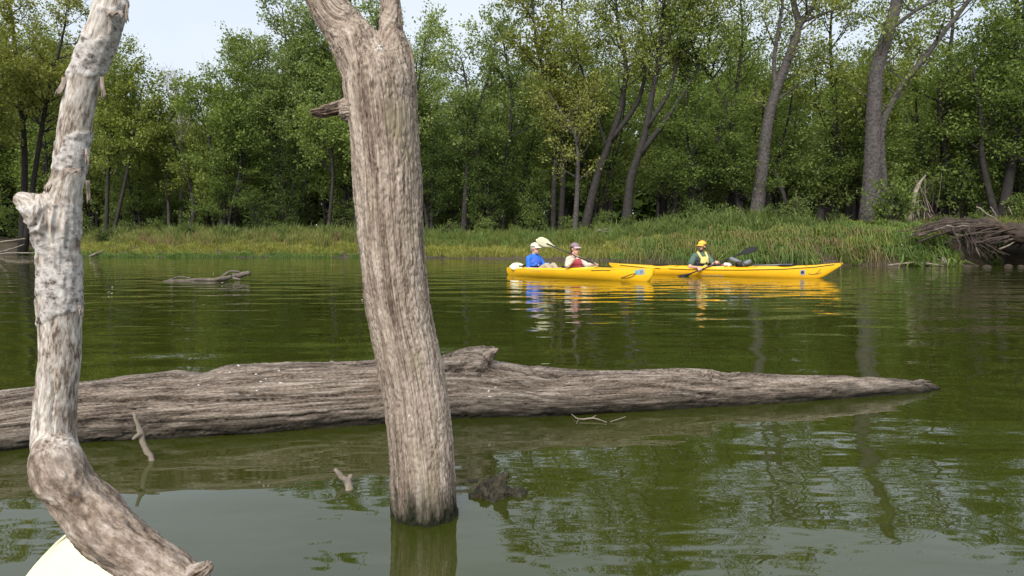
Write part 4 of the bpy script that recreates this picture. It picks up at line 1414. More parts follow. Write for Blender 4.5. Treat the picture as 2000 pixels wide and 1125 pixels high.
line_stick('drift_branch', [(1934, 404, 24), (1942, 415, 24), (1949, 424, 24)], [.018, .02, .018], 'small pale branch stub behind the broken branch in the corner', group='pale broken branches in the right corner')
line_stick('drift_branch', [(1969, 404, 24), (1973, 412, 24), (1977, 419, 24)], [.018, .02, .018], 'short pale stub near the right border', group='pale broken branches in the right corner')
for k, (a, b) in enumerate((((1712, 436), (1806, 441)), ((1722, 441), (1800, 437)), ((1745, 446), (1815, 446)), ((1690, 433), (1760, 435)))):
    line_stick('bank_log', [(a[0], a[1], 26.4 - k * .3), ((a[0] + b[0]) / 2, (a[1] + b[1]) / 2 + 1, 26.3 - k * .3), (b[0], b[1], 26.2 - k * .3)], [.05, .07, .05],
               ['upper weathered log lying right of the stout trunk', 'dark log under the upper one right of the stout trunk', 'front log on the bank edge right of the stout trunk', 'root-like log at the foot of the stout trunk'][k], 'rootwood' if k % 2 else 'driftwood', 'log', 'logs on the right bank')
line_stick('bank_log', [(1160, 452, 31.5), (1185, 449, 31.5), (1200, 455, 31)], [.06, .09, .05], 'grey driftwood log on the slope above the woman in red', cat='log')
line_stick('bank_log', [(1178, 452, 31), (1196, 454, 30.9)], [.05, .04], 'small pale log end on the slope above the woman in red', cat='log')
line_stick('bank_stick', [(176, 500, 33.5), (188, 496, 34), (203, 490, 35)], [.05, .06, .04], 'dark stick on the green shore right of the pale branch')
line_stick('bank_stick', [(1535, 395, 32), (1520, 350, 33), (1505, 330, 34)], [.10, .09, .06], 'dark fallen trunk slanting in the shade right of the leaning trunk', 'barkdark', 'log')
line_stick('drift_branch', [(-40, 499, 38), (20, 494, 38), (72, 494, 38)], [.05, .04, .03], 'pale pole lying on the water at the left edge', group='pale poles at the left edge')
line_stick('drift_branch', [(-10, 495, 38), (20, 487, 38.5), (48, 477, 39)], [.04, .035, .02], 'pale branch sloping up at the left edge', group='pale poles at the left edge')
line_stick('drift_branch', [(-20, 475, 40), (20, 470, 40), (50, 466, 40)], [.05, .05, .03], 'pale branch on the dark bank top at the left edge', group='pale poles at the left edge')

# heap of dead brush on the bank
t = empty('brush_heap', gz(1785, 27.0), 0, 'tangle of bare dead brush right of the stout grey trunk', 'brush')
g = np.random.default_rng(31)
b0 = np.array(t.location)
for k in range(26):
    x0 = g.uniform(1755, 1835)
    p0 = at(x0, g.uniform(420, 437), 27 + g.uniform(-.6, .6))
    tgt = at(x0 + g.uniform(-45, 40), g.uniform(335, 415), 27 + g.uniform(-.8, .8))
    mid = (p0 + tgt) / 2 + g.normal(size=3) * .12
    MB().tube(catmull([p0, mid, tgt], 7) - b0, np.linspace(.022, .006, 7), 4).build('twig', M['driftwood'] if k % 2 else M['rootwood'], t)
MB().tube(catmull([at(1775, 437, 27), at(1783, 390, 27), at(1795, 360, 27.1), at(1808, 342, 27.2)], 9) - b0, np.linspace(.16, .02, 9), 7).build('snag', M['driftwood'], t)


def make_undercut():
    """overhanging lip of soil and roots in the right corner"""
    Y = 22.6
    c = at(1925, 470, Y)
    t = empty('undercut_roots', at(1925, 520, Y), 0, 'dark overhanging bank with hanging brown roots in the right corner', 'roots')
    b = np.array(t.location)
    def disp(g, P, N):
        return 0.16 * fbm(P * 2.6, 4) + .07 * ridged(P * np.array([2, 6, 11]), 2) - .08, {}
    mb = [([at(1800, 445, 23.6), at(1855, 449, 22.9), at(1915, 441, 22.3), at(1965, 446, 22.0), at(2030, 462, 21.8), at(2160, 465, 21.8)], [.08, .13, .16, .19, .26, .34], 0)]
    for back in (.7, 1.5, 2.3):
        mb.append(([q + np.array([back * .3, back, .05 * back]) for q in mb[0][0]], [.14, .19, .22, .25, .32, .38], 0))
    o = wood('soil_lip', mb, .05, M['soil'], disp, t, 3, 14, 24)
    o.location = -b
    g = np.random.default_rng(41)
    for k in range(100):
        x0 = g.uniform(1838, 2060)
        y0 = 438 + max(0, (x0 - 1930) / 130 * 16) + g.uniform(-4, 16)
        Y0 = 22.3 + g.uniform(-.5, .3)
        if k < 24 or k >= 60:          # roots sweeping along the lip
            dx = g.uniform(40, 110)
            P = [at(x0 - dx, y0 + dx * .16 + g.uniform(-4, 8), Y0), at(x0 - dx * .4, y0 + g.uniform(-3, 5), Y0 - .1), at(x0 + 20, y0 + g.uniform(-4, 4), Y0)]
            r = g.uniform(.010, .042)
        elif k < 48:        # the hanging fan
            x0 = g.uniform(1858, 1900)
            e = x0 + g.uniform(0, 75)
            P = [at(x0, 446 + g.uniform(-3, 10), Y0), at(x0 + (e - x0) * .4, 474, Y0 - .1), at(e, g.uniform(495, 519), Y0 - .1)]
            r = g.uniform(.014, .04)
        else:
            e = x0 + g.uniform(-14, 14)
            P = [at(x0, y0 + 8, Y0), at((x0 + e) / 2 + 3, y0 + 22, Y0), at(e, y0 + g.uniform(28, 55), Y0)]
            r = g.uniform(.010, .022)
        C = catmull(P, 8) + g.normal(size=(8, 3)) * .018
        MB().tube(C - b, np.linspace(r, r * .4, 8), 5).build('root', M['rootwood'] if k % 5 else M['driftwood'], t)
    # stones and clods at its foot
    for k in range(9):
        x0 = g.uniform(1860, 2000)
        q = onwater(x0, 519 + g.uniform(0, 3))
        MB().ellipsoid(q - b, (g.uniform(.08, .2), .1, g.uniform(.04, .09)), None, 9, 6).build('clod', M['soil'], t)


make_undercut()

# ---------------------------------------------------------------- kayaks
def mat_kayak(name, c1, c2):
    m, n, l, b = new_mat(name)
    tc = n.new('ShaderNodeTexCoord')
    t = noise_node(n, l, vmul(n, l, tc.outputs['Object'], (1, 4, 6)), 2.2, 6, .6)
    r = ramp_node(n, [(0.3, c1), (0.7, c2)])
    l.new(t.outputs['Fac'], r.inputs['Fac'])
    # scuffs along the bottom of the hull
    s = noise_node(n, l, vmul(n, l, tc.outputs['Object'], (1.5, 8, 14)), 9, 6, .7)
    sr = ramp_node(n, [(0.55, (0, 0, 0)), (0.70, (1, 1, 1))])
    l.new(s.outputs['Fac'], sr.inputs['Fac'])
    c = mixc(n, l, sr.outputs['Color'], r.outputs['Color'], (c1[0] * .62, c1[1] * .60, c1[2] + .03))
    l.new(c, b.inputs['Base Color'])
    b.inputs['Roughness'].default_value = 0.33
    return m


M['kayak'] = mat_kayak('yellow_kayak_plastic', (0.88, 0.46, 0.008), (0.95, 0.54, 0.014))
M['kayak2'] = mat_kayak('amber_kayak_plastic', (0.88, 0.44, 0.008), (0.95, 0.52, 0.014))
M['deckblack'] = mat_plain('black_rubber', (0.013, 0.013, 0.014), 0.6, 0.25, 40, 0, 0.2)
M['sticker'] = mat_plain('grey_sticker', (0.30, 0.36, 0.42), 0.5, 0.12, 60)
M['stickerblue'] = mat_plain('turquoise_sticker', (0.05, 0.36, 0.48), 0.5, 0.12, 60)
M['ink'] = mat_plain('dark_print', (0.02, 0.025, 0.04), 0.6, 0.1, 60)
M['greyprint'] = mat_plain('grey_print', (0.42, 0.40, 0.36), 0.6, 0.1, 60)
M['brownprint'] = mat_plain('brown_print', (0.16, 0.075, 0.02), 0.6, 0.2, 60)


class Hull:
    def __init__(s, L, beam, sheer, keel, nb=2.2, crown=.06):
        s.L, s.beam, s.sheer, s.keel, s.nb, s.crown = L, beam, sheer, keel, nb, crown

    def b(s, x):            # half beam
        u = np.abs(x) / (s.L / 2)
        return s.beam / 2 * np.maximum(0.0, 1 - u ** s.nb) ** 0.85 + 0.006

    def zs(s, x):
        return np.interp(x / (s.L / 2), s.sheer[0], s.sheer[1])

    def zk(s, x):
        return np.interp(x / (s.L / 2), s.keel[0], s.keel[1])


def make_kayak(name, H, loc, rz, cock, mat, label):
    t = empty(name, loc, rz, label, 'kayak')
    xs = np.linspace(-H.L / 2, H.L / 2, 70)
    for a, b_, w in cock:
        xs = np.concatenate([xs, [a - .012, a + .012, b_ - .012, b_ + .012]])
    xs = np.unique(xs)
    n = len(xs)
    m = 11
    V = np.zeros((n, 2 * m - 1, 3))
    th = np.linspace(0, math.pi / 2, m)
    for i, x in enumerate(xs):
        b, zs, zk = float(H.b(x)), float(H.zs(x)), float(H.zk(x))
        yy = b * np.sin(th) ** 0.72
        zz = zk + (zs - zk) * (1 - np.cos(th)) ** 0.85
        V[i, m - 1:] = np.stack([np.full(m, x), yy, zz], -1)
        V[i, :m - 1] = np.stack([np.full(m - 1, x), -yy[:0:-1], zz[:0:-1]], -1)
    k = 2 * m - 1
    f = [(i * k + j, i * k + j + 1, (i + 1) * k + j + 1, (i + 1) * k + j) for i in range(n - 1) for j in range(k - 1)]
    f += [tuple(range(k)), tuple((n - 1) * k + j for j in range(k - 1, -1, -1))]
    mb = MB(); mb.add(V.reshape(-1, 3), f)
    mb.build('hull', mat, t)
    prof = []
    for i, x in enumerate(xs):
        b, zs = float(H.b(x)) + .004, float(H.zs(x)) + .002
        cr = H.crown * (b / (H.beam / 2))
        inside, w = 0, 0
        for a, b_, ww in cock:
            if a < x < b_:
                u = (x - a) / (b_ - a) * 2 - 1
                inside, w = 1, min(ww * math.sqrt(max(0.05, 1 - abs(u) ** 4)), b * .82)
        if inside:
            h = zs + cr * (1 - (w / b) ** 2)
            hp = [(b, zs), (b * .5 + w * .5, zs + cr * .5), (w + .02, h), (w + .012, h + .022), (w, h + .02), (w - .01, .05), (0, .04)]
        else:
            hp = [(b * q, zs + cr * (1 - q * q)) for q in (1, .85, .7, .55, .4, .2, 0)]
        full = [(x, y, z) for y, z in hp] + [(x, -y, z) for y, z in hp[-2::-1]]
        prof.append(full)
    V = np.array(prof)
    k = V.shape[1]
    f = [(i * k + j, (i + 1) * k + j, (i + 1) * k + j + 1, i * k + j + 1) for i in range(n - 1) for j in range(k - 1)]
    mb = MB(); mb.add(V.reshape(-1, 3), f)
    mb.build('deck', mat, t, False)
    for a, b_, w in cock:       # coaming rim
        th = np.linspace(0, 2 * math.pi, 40)
        P = []
        for q in th:
            x = (a + b_) / 2 + (b_ - a) / 2 * np.sign(math.cos(q)) * abs(math.cos(q)) ** .7
            y = min(w, float(H.b(x)) * .82) * np.sign(math.sin(q)) * abs(math.sin(q)) ** .7
            b = float(H.b(x))
            P.append((x, y, float(H.zs(x)) + H.crown * (b / (H.beam / 2)) * (1 - (y / b) ** 2) + .012))
        MB().tube(P, .011, 6).build('cockpit_rim', M['deckblack'] if name == 'sea_kayak' else mat, t)
    return t


def hull_side(H, x, v, side=-1):
    """point on the hull side: v = 0 at the keel, 1 at the sheer"""
    b, zs, zk = float(H.b(x)), float(H.zs(x)), float(H.zk(x))
    th = math.acos(max(-1, min(1, 1 - max(0.0, (v)) ** (1 / .85)))) if v < 1 else math.pi / 2
    return np.array([x, side * b * math.sin(th) ** .72, zk + (zs - zk) * v])


def patch_on(H, x0, x1, v0, v1, name, mat, t, off=.004):
    V = []
    n = 5
    for i in range(n):
        for j in range(n):
            V.append(hull_side(H, x0 + (x1 - x0) * i / (n - 1), v0 + (v1 - v0) * j / (n - 1)) + np.array([0, -off, 0.0]))
    mb = MB(); mb.add(V, [(i * n + j, (i + 1) * n + j, (i + 1) * n + j + 1, i * n + j + 1) for i in range(n - 1) for j in range(n - 1)])
    return mb.build(name, mat, t)


def text_mesh(txt, size):
    cu = bpy.data.curves.new('lettering', 'FONT')
    cu.body = txt
    cu.size = size
    cu.align_x = 'CENTER'
    cu.align_y = 'CENTER'
    o = bpy.data.objects.new('tmp', cu)
    col.objects.link(o)
    dg = bpy.context.evaluated_depsgraph_get()
    me = bpy.data.meshes.new_from_object(o.evaluated_get(dg))
    bpy.data.objects.remove(o)
    return me


def text_on(H, txt, x, v, size, mat, t, name='number', off=.008):
    me = text_mesh(txt, size)
    c = hull_side(H, x, v)
    e = hull_side(H, x + .05, v) - hull_side(H, x - .05, v); e /= np.linalg.norm(e)
    u = hull_side(H, x, min(.98, v + .12)) - hull_side(H, x, v - .12); u -= e * u.dot(e); u /= np.linalg.norm(u)
    n = np.cross(e, u)
    o = link(name, me, mat, t)
    mt = Matrix((Vector(e), Vector(u), Vector(n))).transposed().to_4x4()
    mt.translation = Vector(c + n * off)
    o.matrix_local = mt
    return o


def curve_on(H, pts, r, name, mat, t, off=.005):
    P = catmull([hull_side(H, x, v) + np.array([0, -off, 0]) for x, v in pts], 4 * len(pts))
    return MB().tube(P, r, 5).build(name, mat, t)


S1, B1 = onwater(988, 536), onwater(1262, 549)
mid1, e1 = (S1 + B1) / 2, unit(B1 - S1)
rz1 = math.atan2(e1[1], e1[0])
L1 = 4.15
H1 = Hull(L1, .78, ([-1, -.85, -.5, 0, .5, .85, 1], [.17, .165, .165, .18, .215, .25, .275]), ([-1, -.96, -.8, 0, .8, .90, .95, .98, 1], [.06, -.05, -.09, -.10, -.09, -.06, .02, .12, .24]), 2.6, .045)
mid1 = mid1 + e1 * 0.12
K1 = make_kayak('tandem_kayak', H1, mid1 * np.array([1, 1, 0]), rz1, [(-1.45, .62, .30)], M['kayak'], 'yellow tandem kayak carrying the people in blue and red')
patch_on(H1, L1 / 2 - .30, L1 / 2 - .17, .62, .97, 'number_sticker', M['sticker'], K1)
patch_on(H1, L1 / 2 - .35, L1 / 2 - .30, .66, .93, 'sticker_edge', M['stickerblue'], K1, .005)
text_on(H1, '25', L1 / 2 - .235, .80, .085, M['ink'], K1)
curve_on(H1, [(L1 / 2 - .66, .46), (L1 / 2 - .54, .58), (L1 / 2 - .42, .70), (L1 / 2 - .34, .72), (L1 / 2 - .40, .58), (L1 / 2 - .52, .47), (L1 / 2 - .66, .46)], .006, 'carry_handle', M['brownprint'], K1, .009)
for k in range(7):
    curve_on(H1, [(-1.02 + k * .055, .84), (-1.005 + k * .055, .90 + .03 * (k % 2))], .005, 'maker_mark', M['greyprint'], K1)
curve_on(H1, [(.75, .955), (.95, .975), (1.2, .96)], .006, 'deck_cord', M['deckblack'], K1, .004)
MB().tube([(.72, -.22, .262), (.95, -.10, .275), (1.15, -.20, .268)], .007, 6).build('bungee_cord', M['deckblack'], K1)

ST2, BT2 = np.array([2.48, 17.65, 0]), np.array([7.21, 15.06, 0])
mid2, e2 = (ST2 + BT2) / 2, unit(BT2 - ST2)
rz2 = math.atan2(e2[1], e2[0])
L2 = float(np.linalg.norm(BT2 - ST2))
H2 = Hull(L2, .60, ([-1, -.9, -.6, -.2, .2, .55, .8, .93, 1], [.26, .225, .17, .155, .165, .20, .26, .315, .345]), ([-1, -.95, -.86, -.6, 0, .6, .80, .86, .95, 1], [.22, .10, -.03, -.08, -.09, -.08, -.05, .02, .20, .31]), 1.75, .07)
K2 = make_kayak('sea_kayak', H2, mid2, rz2, [(-.55, .28, .21)], M['kayak2'], 'long yellow sea kayak of the lone paddler in the orange cap')
P = [(x, -float(H2.b(x)) - .006, float(H2.zs(x)) - .012) for x in np.linspace(-.2 * L2, .47 * L2, 40)]
MB().tube(P, .007, 5).build('seam_strip', M['deckblack'], K2)
P = [(x, -float(H2.b(x)) - .006, float(H2.zs(x)) - .012) for x in np.linspace(-.44 * L2, -.24 * L2, 20)]
MB().tube(P, .007, 5).build('seam_strip', M['deckblack'], K2)
for x, a in ((1.55, .20), (-1.35, .22)):
    MB().ellipsoid((x, 0, float(H2.zs(x)) + .06), (a, .14, .028), None, 20, 8).build('hatch_cover', M['deckblack'], K2)
for x in (.55, .85, 1.95, -0.95):
    b = float(H2.b(x)) * .8
    MB().tube(catmull([(x, -b, float(H2.zs(x)) + .03), (x + .1, 0, float(H2.zs(x)) + .085), (x, b, float(H2.zs(x)) + .03)], 9), .005, 5).build('deck_line', M['deckblack'], K2)
patch_on(H2, L2 * .5 - .84, L2 * .5 - .74, .44, .80, 'number_sticker', M['sticker'], K2)
patch_on(H2, L2 * .5 - .825, L2 * .5 - .765, .53, .74, 'sticker_print', M['ink'], K2, .007)
curve_on(H2, [(L2 * .5 - .68, .52), (L2 * .5 - .57, .45), (L2 * .5 - .49, .55), (L2 * .5 - .43, .74)], .006, 'bird_emblem', M['brownprint'], K2)
curve_on(H2, [(L2 * .5 - .57, .45), (L2 * .5 - .48, .44), (L2 * .5 - .42, .46)], .006, 'bird_emblem', M['brownprint'], K2)
for k in range(11):
    curve_on(H2, [(-.28 + k * .048, .30), (-.275 + k * .048, .46)], .007, 'maker_mark', M['greyprint'], K2, .006)
for k in range(9):
    curve_on(H2, [(.78 + k * .05, .93), (.79 + k * .05, .985)], .005, 'model_mark', M['brownprint'], K2, .006)
MB().tube(catmull([(L2 / 2 - .05, -.02, .335), (L2 / 2 + .03, 0, .28), (L2 / 2 - .05, .02, .335)], 9), .006, 5).build('bow_toggle', M['deckblack'], K2)


# ---------------------------------------------------------------- paddles
def make_paddle(tip_a, tip_b, label, blademat, up, name='paddle', blen=.44, bw=.19):
    A, B = np.asarray(tip_a, float), np.asarray(tip_b, float)
    ax = unit(B - A)
    t = empty(name, (A + B) / 2, 0, label, 'paddle')
    o = (A + B) / 2
    MB().tube([A + ax * blen * .55 - o, (A + B) / 2 - o, B - ax * blen * .55 - o], .0155, 10).build('shaft', M['black'], t)
    for end, d in ((A, ax), (B, -ax)):
        side = np.asarray(up, float); side = unit(side - d * side.dot(d))
        nor = np.cross(side, d)
        n, m = 18, 7
        V = []
        for i in range(n):
            u = i / (n - 1)
            w = bw / 2 * (math.sin(min(1, u / .30) * math.pi / 2) ** .5) * (1 - .80 * float(smooth(.42, 1, u))) + .003
            for j in range(m):
                v = j / (m - 1) * 2 - 1
                V.append(end + d * (u * blen + .014 * v * (1 - u)) + side * v * w + nor * (.012 * v * v + .014 * math.sin(math.pi * u)) - o)
        mb = MB(); mb.add(V, [(i * m + j, i * m + j + 1, (i + 1) * m + j + 1, (i + 1) * m + j) for i in range(n - 1) for j in range(m - 1)])
        b = mb.build('blade', blademat, t)
        s = b.modifiers.new('thick', 'SOLIDIFY'); s.thickness = .008; s.offset = 0
        rib = MB().tube([end + d * blen * (.12 + .12 * q) + nor * (.014 * math.sin(math.pi * (.12 + .12 * q)) ) - o for q in range(8)], np.linspace(.004, .013, 8), 6)
        rib.build('spine', blademat, b)
    return t


def kframe(loc, rz):
    c, s = math.cos(rz), math.sin(rz)
    Mx = np.array([[c, -s, 0], [s, c, 0], [0, 0, 1]])
    return lambda p: np.asarray(loc) + Mx @ np.asarray(p, float)


def along(Smid, e, px):
    """where the kayak's centre line crosses photo column px"""
    k = (px - 1000.0) / F
    t = (k * Smid[1] - Smid[0]) / (e[0] - k * e[1])
    return np.array([Smid[0] + e[0] * t, Smid[1] + e[1] * t, 0])


PB = along(mid1, e1, 1046)
PR = along(mid1, e1, 1124)
PG = along(mid2, e2, 1371)
for q in (PB, PR):          # seats with backrests
    sx = float((q - mid1) @ e1)
    MB().box((sx - .235, 0, .16), (.04, .36, .20)).build('seat_back', M['deckblack'], K1)
    MB().box((sx - .02, 0, .05), (.38, .42, .05)).build('seat', M['deckblack'], K1)
fB, fR, fG = kframe(PB, rz1), kframe(PR, rz1), kframe(PG, rz2)

RN, RF = np.array([.24, -.28, .49]), np.array([.48, .12, .30])
ur = unit(RN - RF)
make_paddle(fR(RN + ur * .98), fR(RF - ur * .76), 'cream bladed paddle held across by the woman in red', M['blade'], (0.2, 0.1, 1.0))
GL, GU = np.array([-.233, -.526, .02]), np.array([1.20, .30, .66])
ug = unit(GU - GL)
make_paddle(fG(GU), fG(GU - ug * 2.15), 'black paddle of the man in the orange cap', M['deckblack'], (0.1, 0.5, .9), bw=.15, blen=.50)
BA, BBk = np.array([-.60, -.25, .225]), np.array([1.48, .42, .235])
make_paddle(fB(BA), fB(BBk), 'cream bladed paddle resting across the lap of the man in blue', M['blade'], (0, .45, 1.0), bw=.18)


# ---------------------------------------------------------------- people
def rotz(a):
    return np.array([[math.cos(a), -math.sin(a), 0], [math.sin(a), math.cos(a), 0], [0, 0, 1]])


def ik(S, Hn, l1, l2, pole):
    d = Hn - S
    L = min(np.linalg.norm(d), (l1 + l2) * .995)
    d = unit(d)
    a = (l1 * l1 - l2 * l2 + L * L) / (2 * L)
    h = math.sqrt(max(1e-6, l1 * l1 - a * a))
    p = np.asarray(pole, float); p = unit(p - d * p.dot(d))
    return S + d * a + p * h, S + d * L


def mat_skin():
    return mat_plain('skin', (0.56, 0.32, 0.23), .55, .08, 40)


M['skin'] = mat_skin()
M['eye'] = mat_plain('dark_eye', (0.02, 0.015, 0.012), .3, .1, 50)
M['lip'] = mat_plain('lip', (0.38, 0.15, 0.12), .5, .08, 50)


def make_person(name, place, rz, z0, label, hands, yaw, parts, turn=0.0, knee=.235):
    """hands: for right (-y) and left (+y): (grip point, shaft direction or None). parts: clothing builders"""
    t = empty(name, np.array([place[0], place[1], z0]), rz + turn, label, 'person')
    hands = [(rotz(-turn) @ np.asarray(a, float), rotz(-turn) @ np.asarray(b, float)) for a, b in hands]
    yaw = yaw - turn
    hip, belly, chest, neck = np.array([0, 0, .10]), np.array([-.03, 0, .24]), np.array([-.05, 0, .40]), np.array([-.045, 0, .54])
    hc = np.array([-.015, 0, .715])
    Rh = rotz(yaw)
    hd = lambda p: hc + Rh @ np.asarray(p, float)
    body = MB()
    body.ellipsoid(hip, (.15, .18, .12)).ellipsoid(belly, (.125, .165, .14)).ellipsoid(chest, (.125, .18, .17))
    body.capsule((-.05, -.14, .495), (-.05, .14, .495), .062, .062)
    body.capsule(neck - np.array([0, 0, .04]), hc + np.array([-.02, 0, -.05]), .058, .054)
    # head: skull, jaw, brow, nose, ears
    body.ellipsoid(hd((-.012, 0, .025)), (.098, .076, .100), Rh, 20, 14)
    body.ellipsoid(hd((.022, 0, -.060)), (.066, .056, .062), Rh, 16, 10)
    body.ellipsoid(hd((.060, 0, -.098)), (.026, .028, .020), Rh)
    body.ellipsoid(hd((.076, 0, .030)), (.016, .052, .014), Rh)
    body.capsule(hd((.086, 0, .018)), hd((.112, 0, -.022)), .010, .014)
    body.ellipsoid(hd((.084, 0, -.060)), (.012, .026, .009), Rh)
    for s in (-1, 1):
        body.ellipsoid(hd((-.012, s * .078, -.004)), (.020, .011, .032), Rh)
        body.ellipsoid(hd((.056, s * .040, -.012)), (.022, .020, .018), Rh)
    arms = []
    for s, (G, sd) in zip((-1, 1), hands):
        S = np.array([-.05, s * .185, .49])
        G = np.asarray(G, float)
        if sd is not None:
            sd = unit(np.asarray(sd, float))
            back = S - G; back = unit(back - sd * back.dot(sd))
            wrist = G + back * .085
        else:
            wrist = G + np.array([-.07, s * .01, .02])
        E, wrist = ik(S, wrist, .29, .25, (-.55, s * .55, -.75))
        body.capsule(S, E, .052, .042).capsule(E, wrist, .041, .027)
        arms.append((S, E, wrist))
        if sd is not None:
            nrm = np.cross(sd, back)
            if nrm[2] < 0: nrm = -nrm
            palm = G + back * .036
            for q in (-1, 0, 1):
                body.capsule(wrist, palm + sd * q * .026 + nrm * .012, .022, .017)
            for q in range(4):
                c = G + sd * (q - 1.5) * .0235
                rr = .027
                pts = [c + (back * math.cos(a) + nrm * math.sin(a)) * rr for a in (.5, 1.5, 2.6, 3.8 - .15 * abs(q - 1.2))]
                for k in range(3):
                    body.capsule(pts[k], pts[k + 1], .0088 - .0007 * k, .0083 - .0007 * k, 8)
            th = [palm + sd * .034, G + sd * .050 - nrm * .016 + back * .016, G + sd * .042 - nrm * .026 - back * .012]
            body.capsule(th[0], th[1], .0115, .0105, 8).capsule(th[1], th[2], .0105, .009, 8)
        else:
            fw = unit(G - wrist)
            sdv = unit(np.cross(fw, np.array([0, 0, 1.0])))
            palm = wrist + fw * .05
            for q in (-1, 0, 1):
                body.capsule(wrist, palm + sdv * q * .024 + fw * .03, .022, .016)
            for q in range(4):
                a = palm + sdv * (q - 1.5) * .023 + fw * .035
                ln = (.058, .070, .066, .050)[q]
                bb = a + fw * ln * .55 + np.array([0, 0, -.006])
                cc = bb + fw * ln * .45 + np.array([0, 0, -.022])
                body.capsule(a, bb, .009, .0085, 8).capsule(bb, cc, .0085, .0075, 8)
            th = palm + sdv * s * -.04
            body.capsule(palm + sdv * s * -.015, th + fw * .02, .012, .011, 8).capsule(th + fw * .02, th + fw * .05, .011, .009, 8)
    legs = []
    for s in (-1, 1):
        Hh, Kn, An = np.array([.03, s * .10, .10]), np.array([.44, s * .13, .235]), np.array([.80, s * .10, .07])
        Kn[2] = knee
        Hh, Kn, An = (rotz(-turn) @ q for q in (Hh, Kn, An))
        body.capsule(Hh, Kn, .082, .056).capsule(Kn, An, .054, .036).capsule(An, An + rotz(-turn) @ np.array([.06, s * .02, .10]), .034, .026)
        legs.append((Hh, Kn, An))
    link('body', remesh(body, .0058, 2, .4), M['skin'], t)
    for s in (-1, 1):
        MB().ellipsoid(hd((.082, s * .032, .006)), (.006, .013, .007), Rh, 10, 6).build('eye', M['eye'], t)
    MB().ellipsoid(hd((.0945, 0, -.061)), (.004, .024, .006), Rh, 12, 6).build('mouth', M['lip'], t)
    ctx = dict(t=t, hip=hip, belly=belly, chest=chest, neck=neck, hc=hc, hd=hd, Rh=Rh, arms=arms, legs=legs)
    for fn in parts:
        fn(ctx)
    return t


def shirt(mat, sleeve, name='shirt', puff=.016, collar=True):
    def fn(c):
        mb = MB()
        p = puff
        mb.ellipsoid(c['hip'] + np.array([0, 0, .02]), (.15 + p, .18 + p, .11 + p)).ellipsoid(c['belly'], (.125 + p, .165 + p, .14 + p)).ellipsoid(c['chest'], (.125 + p, .18 + p, .165 + p * .6))
        mb.capsule((-.05, -.14, .495), (-.05, .14, .495), .062 + p * .8, .062 + p * .8)
        if collar:
            mb.capsule(c['neck'] - np.array([0, 0, .05]), c['neck'] + np.array([.004, 0, .02]), .078, .068)
        for S, E, W in c['arms']:
            if sleeve == 'long':
                mb.capsule(S, E, .052 + p, .044 + p).capsule(E, E + (W - E) * .93, .043 + p, .030 + p * .8)
            else:
                mb.capsule(S, S + (E - S) * .62, .052 + p, .050 + p * 1.3)
        me = remesh(mb, .009, 2, .4)
        P = np.empty(len(me.vertices) * 3, np.float32); me.vertices.foreach_get('co', P); P = P.reshape(-1, 3)
        Nn = np.empty(len(me.vertices) * 3, np.float32); me.vertices.foreach_get('normal', Nn); Nn = Nn.reshape(-1, 3)
        P2 = P + Nn * (0.006 * fbm(P * np.array([11, 11, 17]), 2))[:, None]
        me.vertices.foreach_set('co', P2.reshape(-1).astype(np.float32)); me.update()
        link(name, me, mat, c['t'])
    return fn


def vest(mat, mat2=None, panel=None):
    """buoyancy vest: padded front and back with shoulder straps and belts"""
    def fn(c):
        mb = MB()
        mb.ellipsoid(c['belly'] + np.array([-.005, 0, .03]), (.182, .222, .15)).ellipsoid(c['chest'] + np.array([.0, 0, -.01]), (.182, .212, .145))
        for s in (-1, 1):
            mb.capsule((.06, s * .095, .44), (-.05, s * .115, .565), .034, .028).capsule((-.05, s * .115, .565), (-.14, s * .095, .44), .028, .034)
        v = link('life_vest', remesh(mb, .009, 2, .5), mat, c['t'])
        for z in (.21, .31):
            th = np.linspace(0, 2 * math.pi, 28)
            MB().tube([(-.03 + .188 * math.cos(a), .214 * math.sin(a), z) for a in th], .012, 5).build('belt', M['deckblack'], v)
        MB().box((.135, -.06, .30), (.03, .03, .04)).build('buckle', M['deckblack'], v)
        if panel is not None:
            mb = MB()
            mb.ellipsoid((.085, 0, .36), (.085, .125, .125)).ellipsoid((.075, 0, .25), (.085, .10, .10))
            for s in (-1, 1):
                mb.capsule((.085, s * .085, .44), (-.02, s * .11, .575), .036, .030)
            f = link('front_panel', remesh(mb, .008, 2, .5), panel, v)
            MB().ellipsoid((.168, 0, .33), (.008, .025, .025), None, 12, 6).build('emblem', M['ink'], f)
    return fn


def cap(mat, brim, dz=.0):
    def fn(c):
        hd, Rh = c['hd'], c['Rh']
        mb = MB()
        mb.ellipsoid(hd((-.010, 0, .052 + dz)), (.112, .092, .094), Rh, 26, 8, 0.0, 1.0)
        k = link('cap', mb.mesh('cap'), mat, c['t'])
        V = []
        n, m = 13, 5
        for i in range(n):
            a = (i / (n - 1) - .5) * 2.3
            for j in range(m):
                u = j / (m - 1)
                ext = .090 * math.cos(a * .72) * u
                V.append(hd((-.010 + (.108 + ext) * math.cos(a), .090 * math.sin(a) * (1 + .05 * u), .058 + dz - .030 * u - .020 * u * (a / 1.1) ** 2)))
        mb = MB(); mb.add(V, [(i * m + j, i * m + j + 1, (i + 1) * m + j + 1, (i + 1) * m + j) for i in range(n - 1) for j in range(m - 1)])
        b = mb.build('brim', brim, k)
        s = b.modifiers.new('thick', 'SOLIDIFY'); s.thickness = .005
        MB().ellipsoid(hd((-.010, 0, .147 + dz)), (.010, .010, .006), Rh, 8, 5).build('cap_button', mat, k)
    return fn


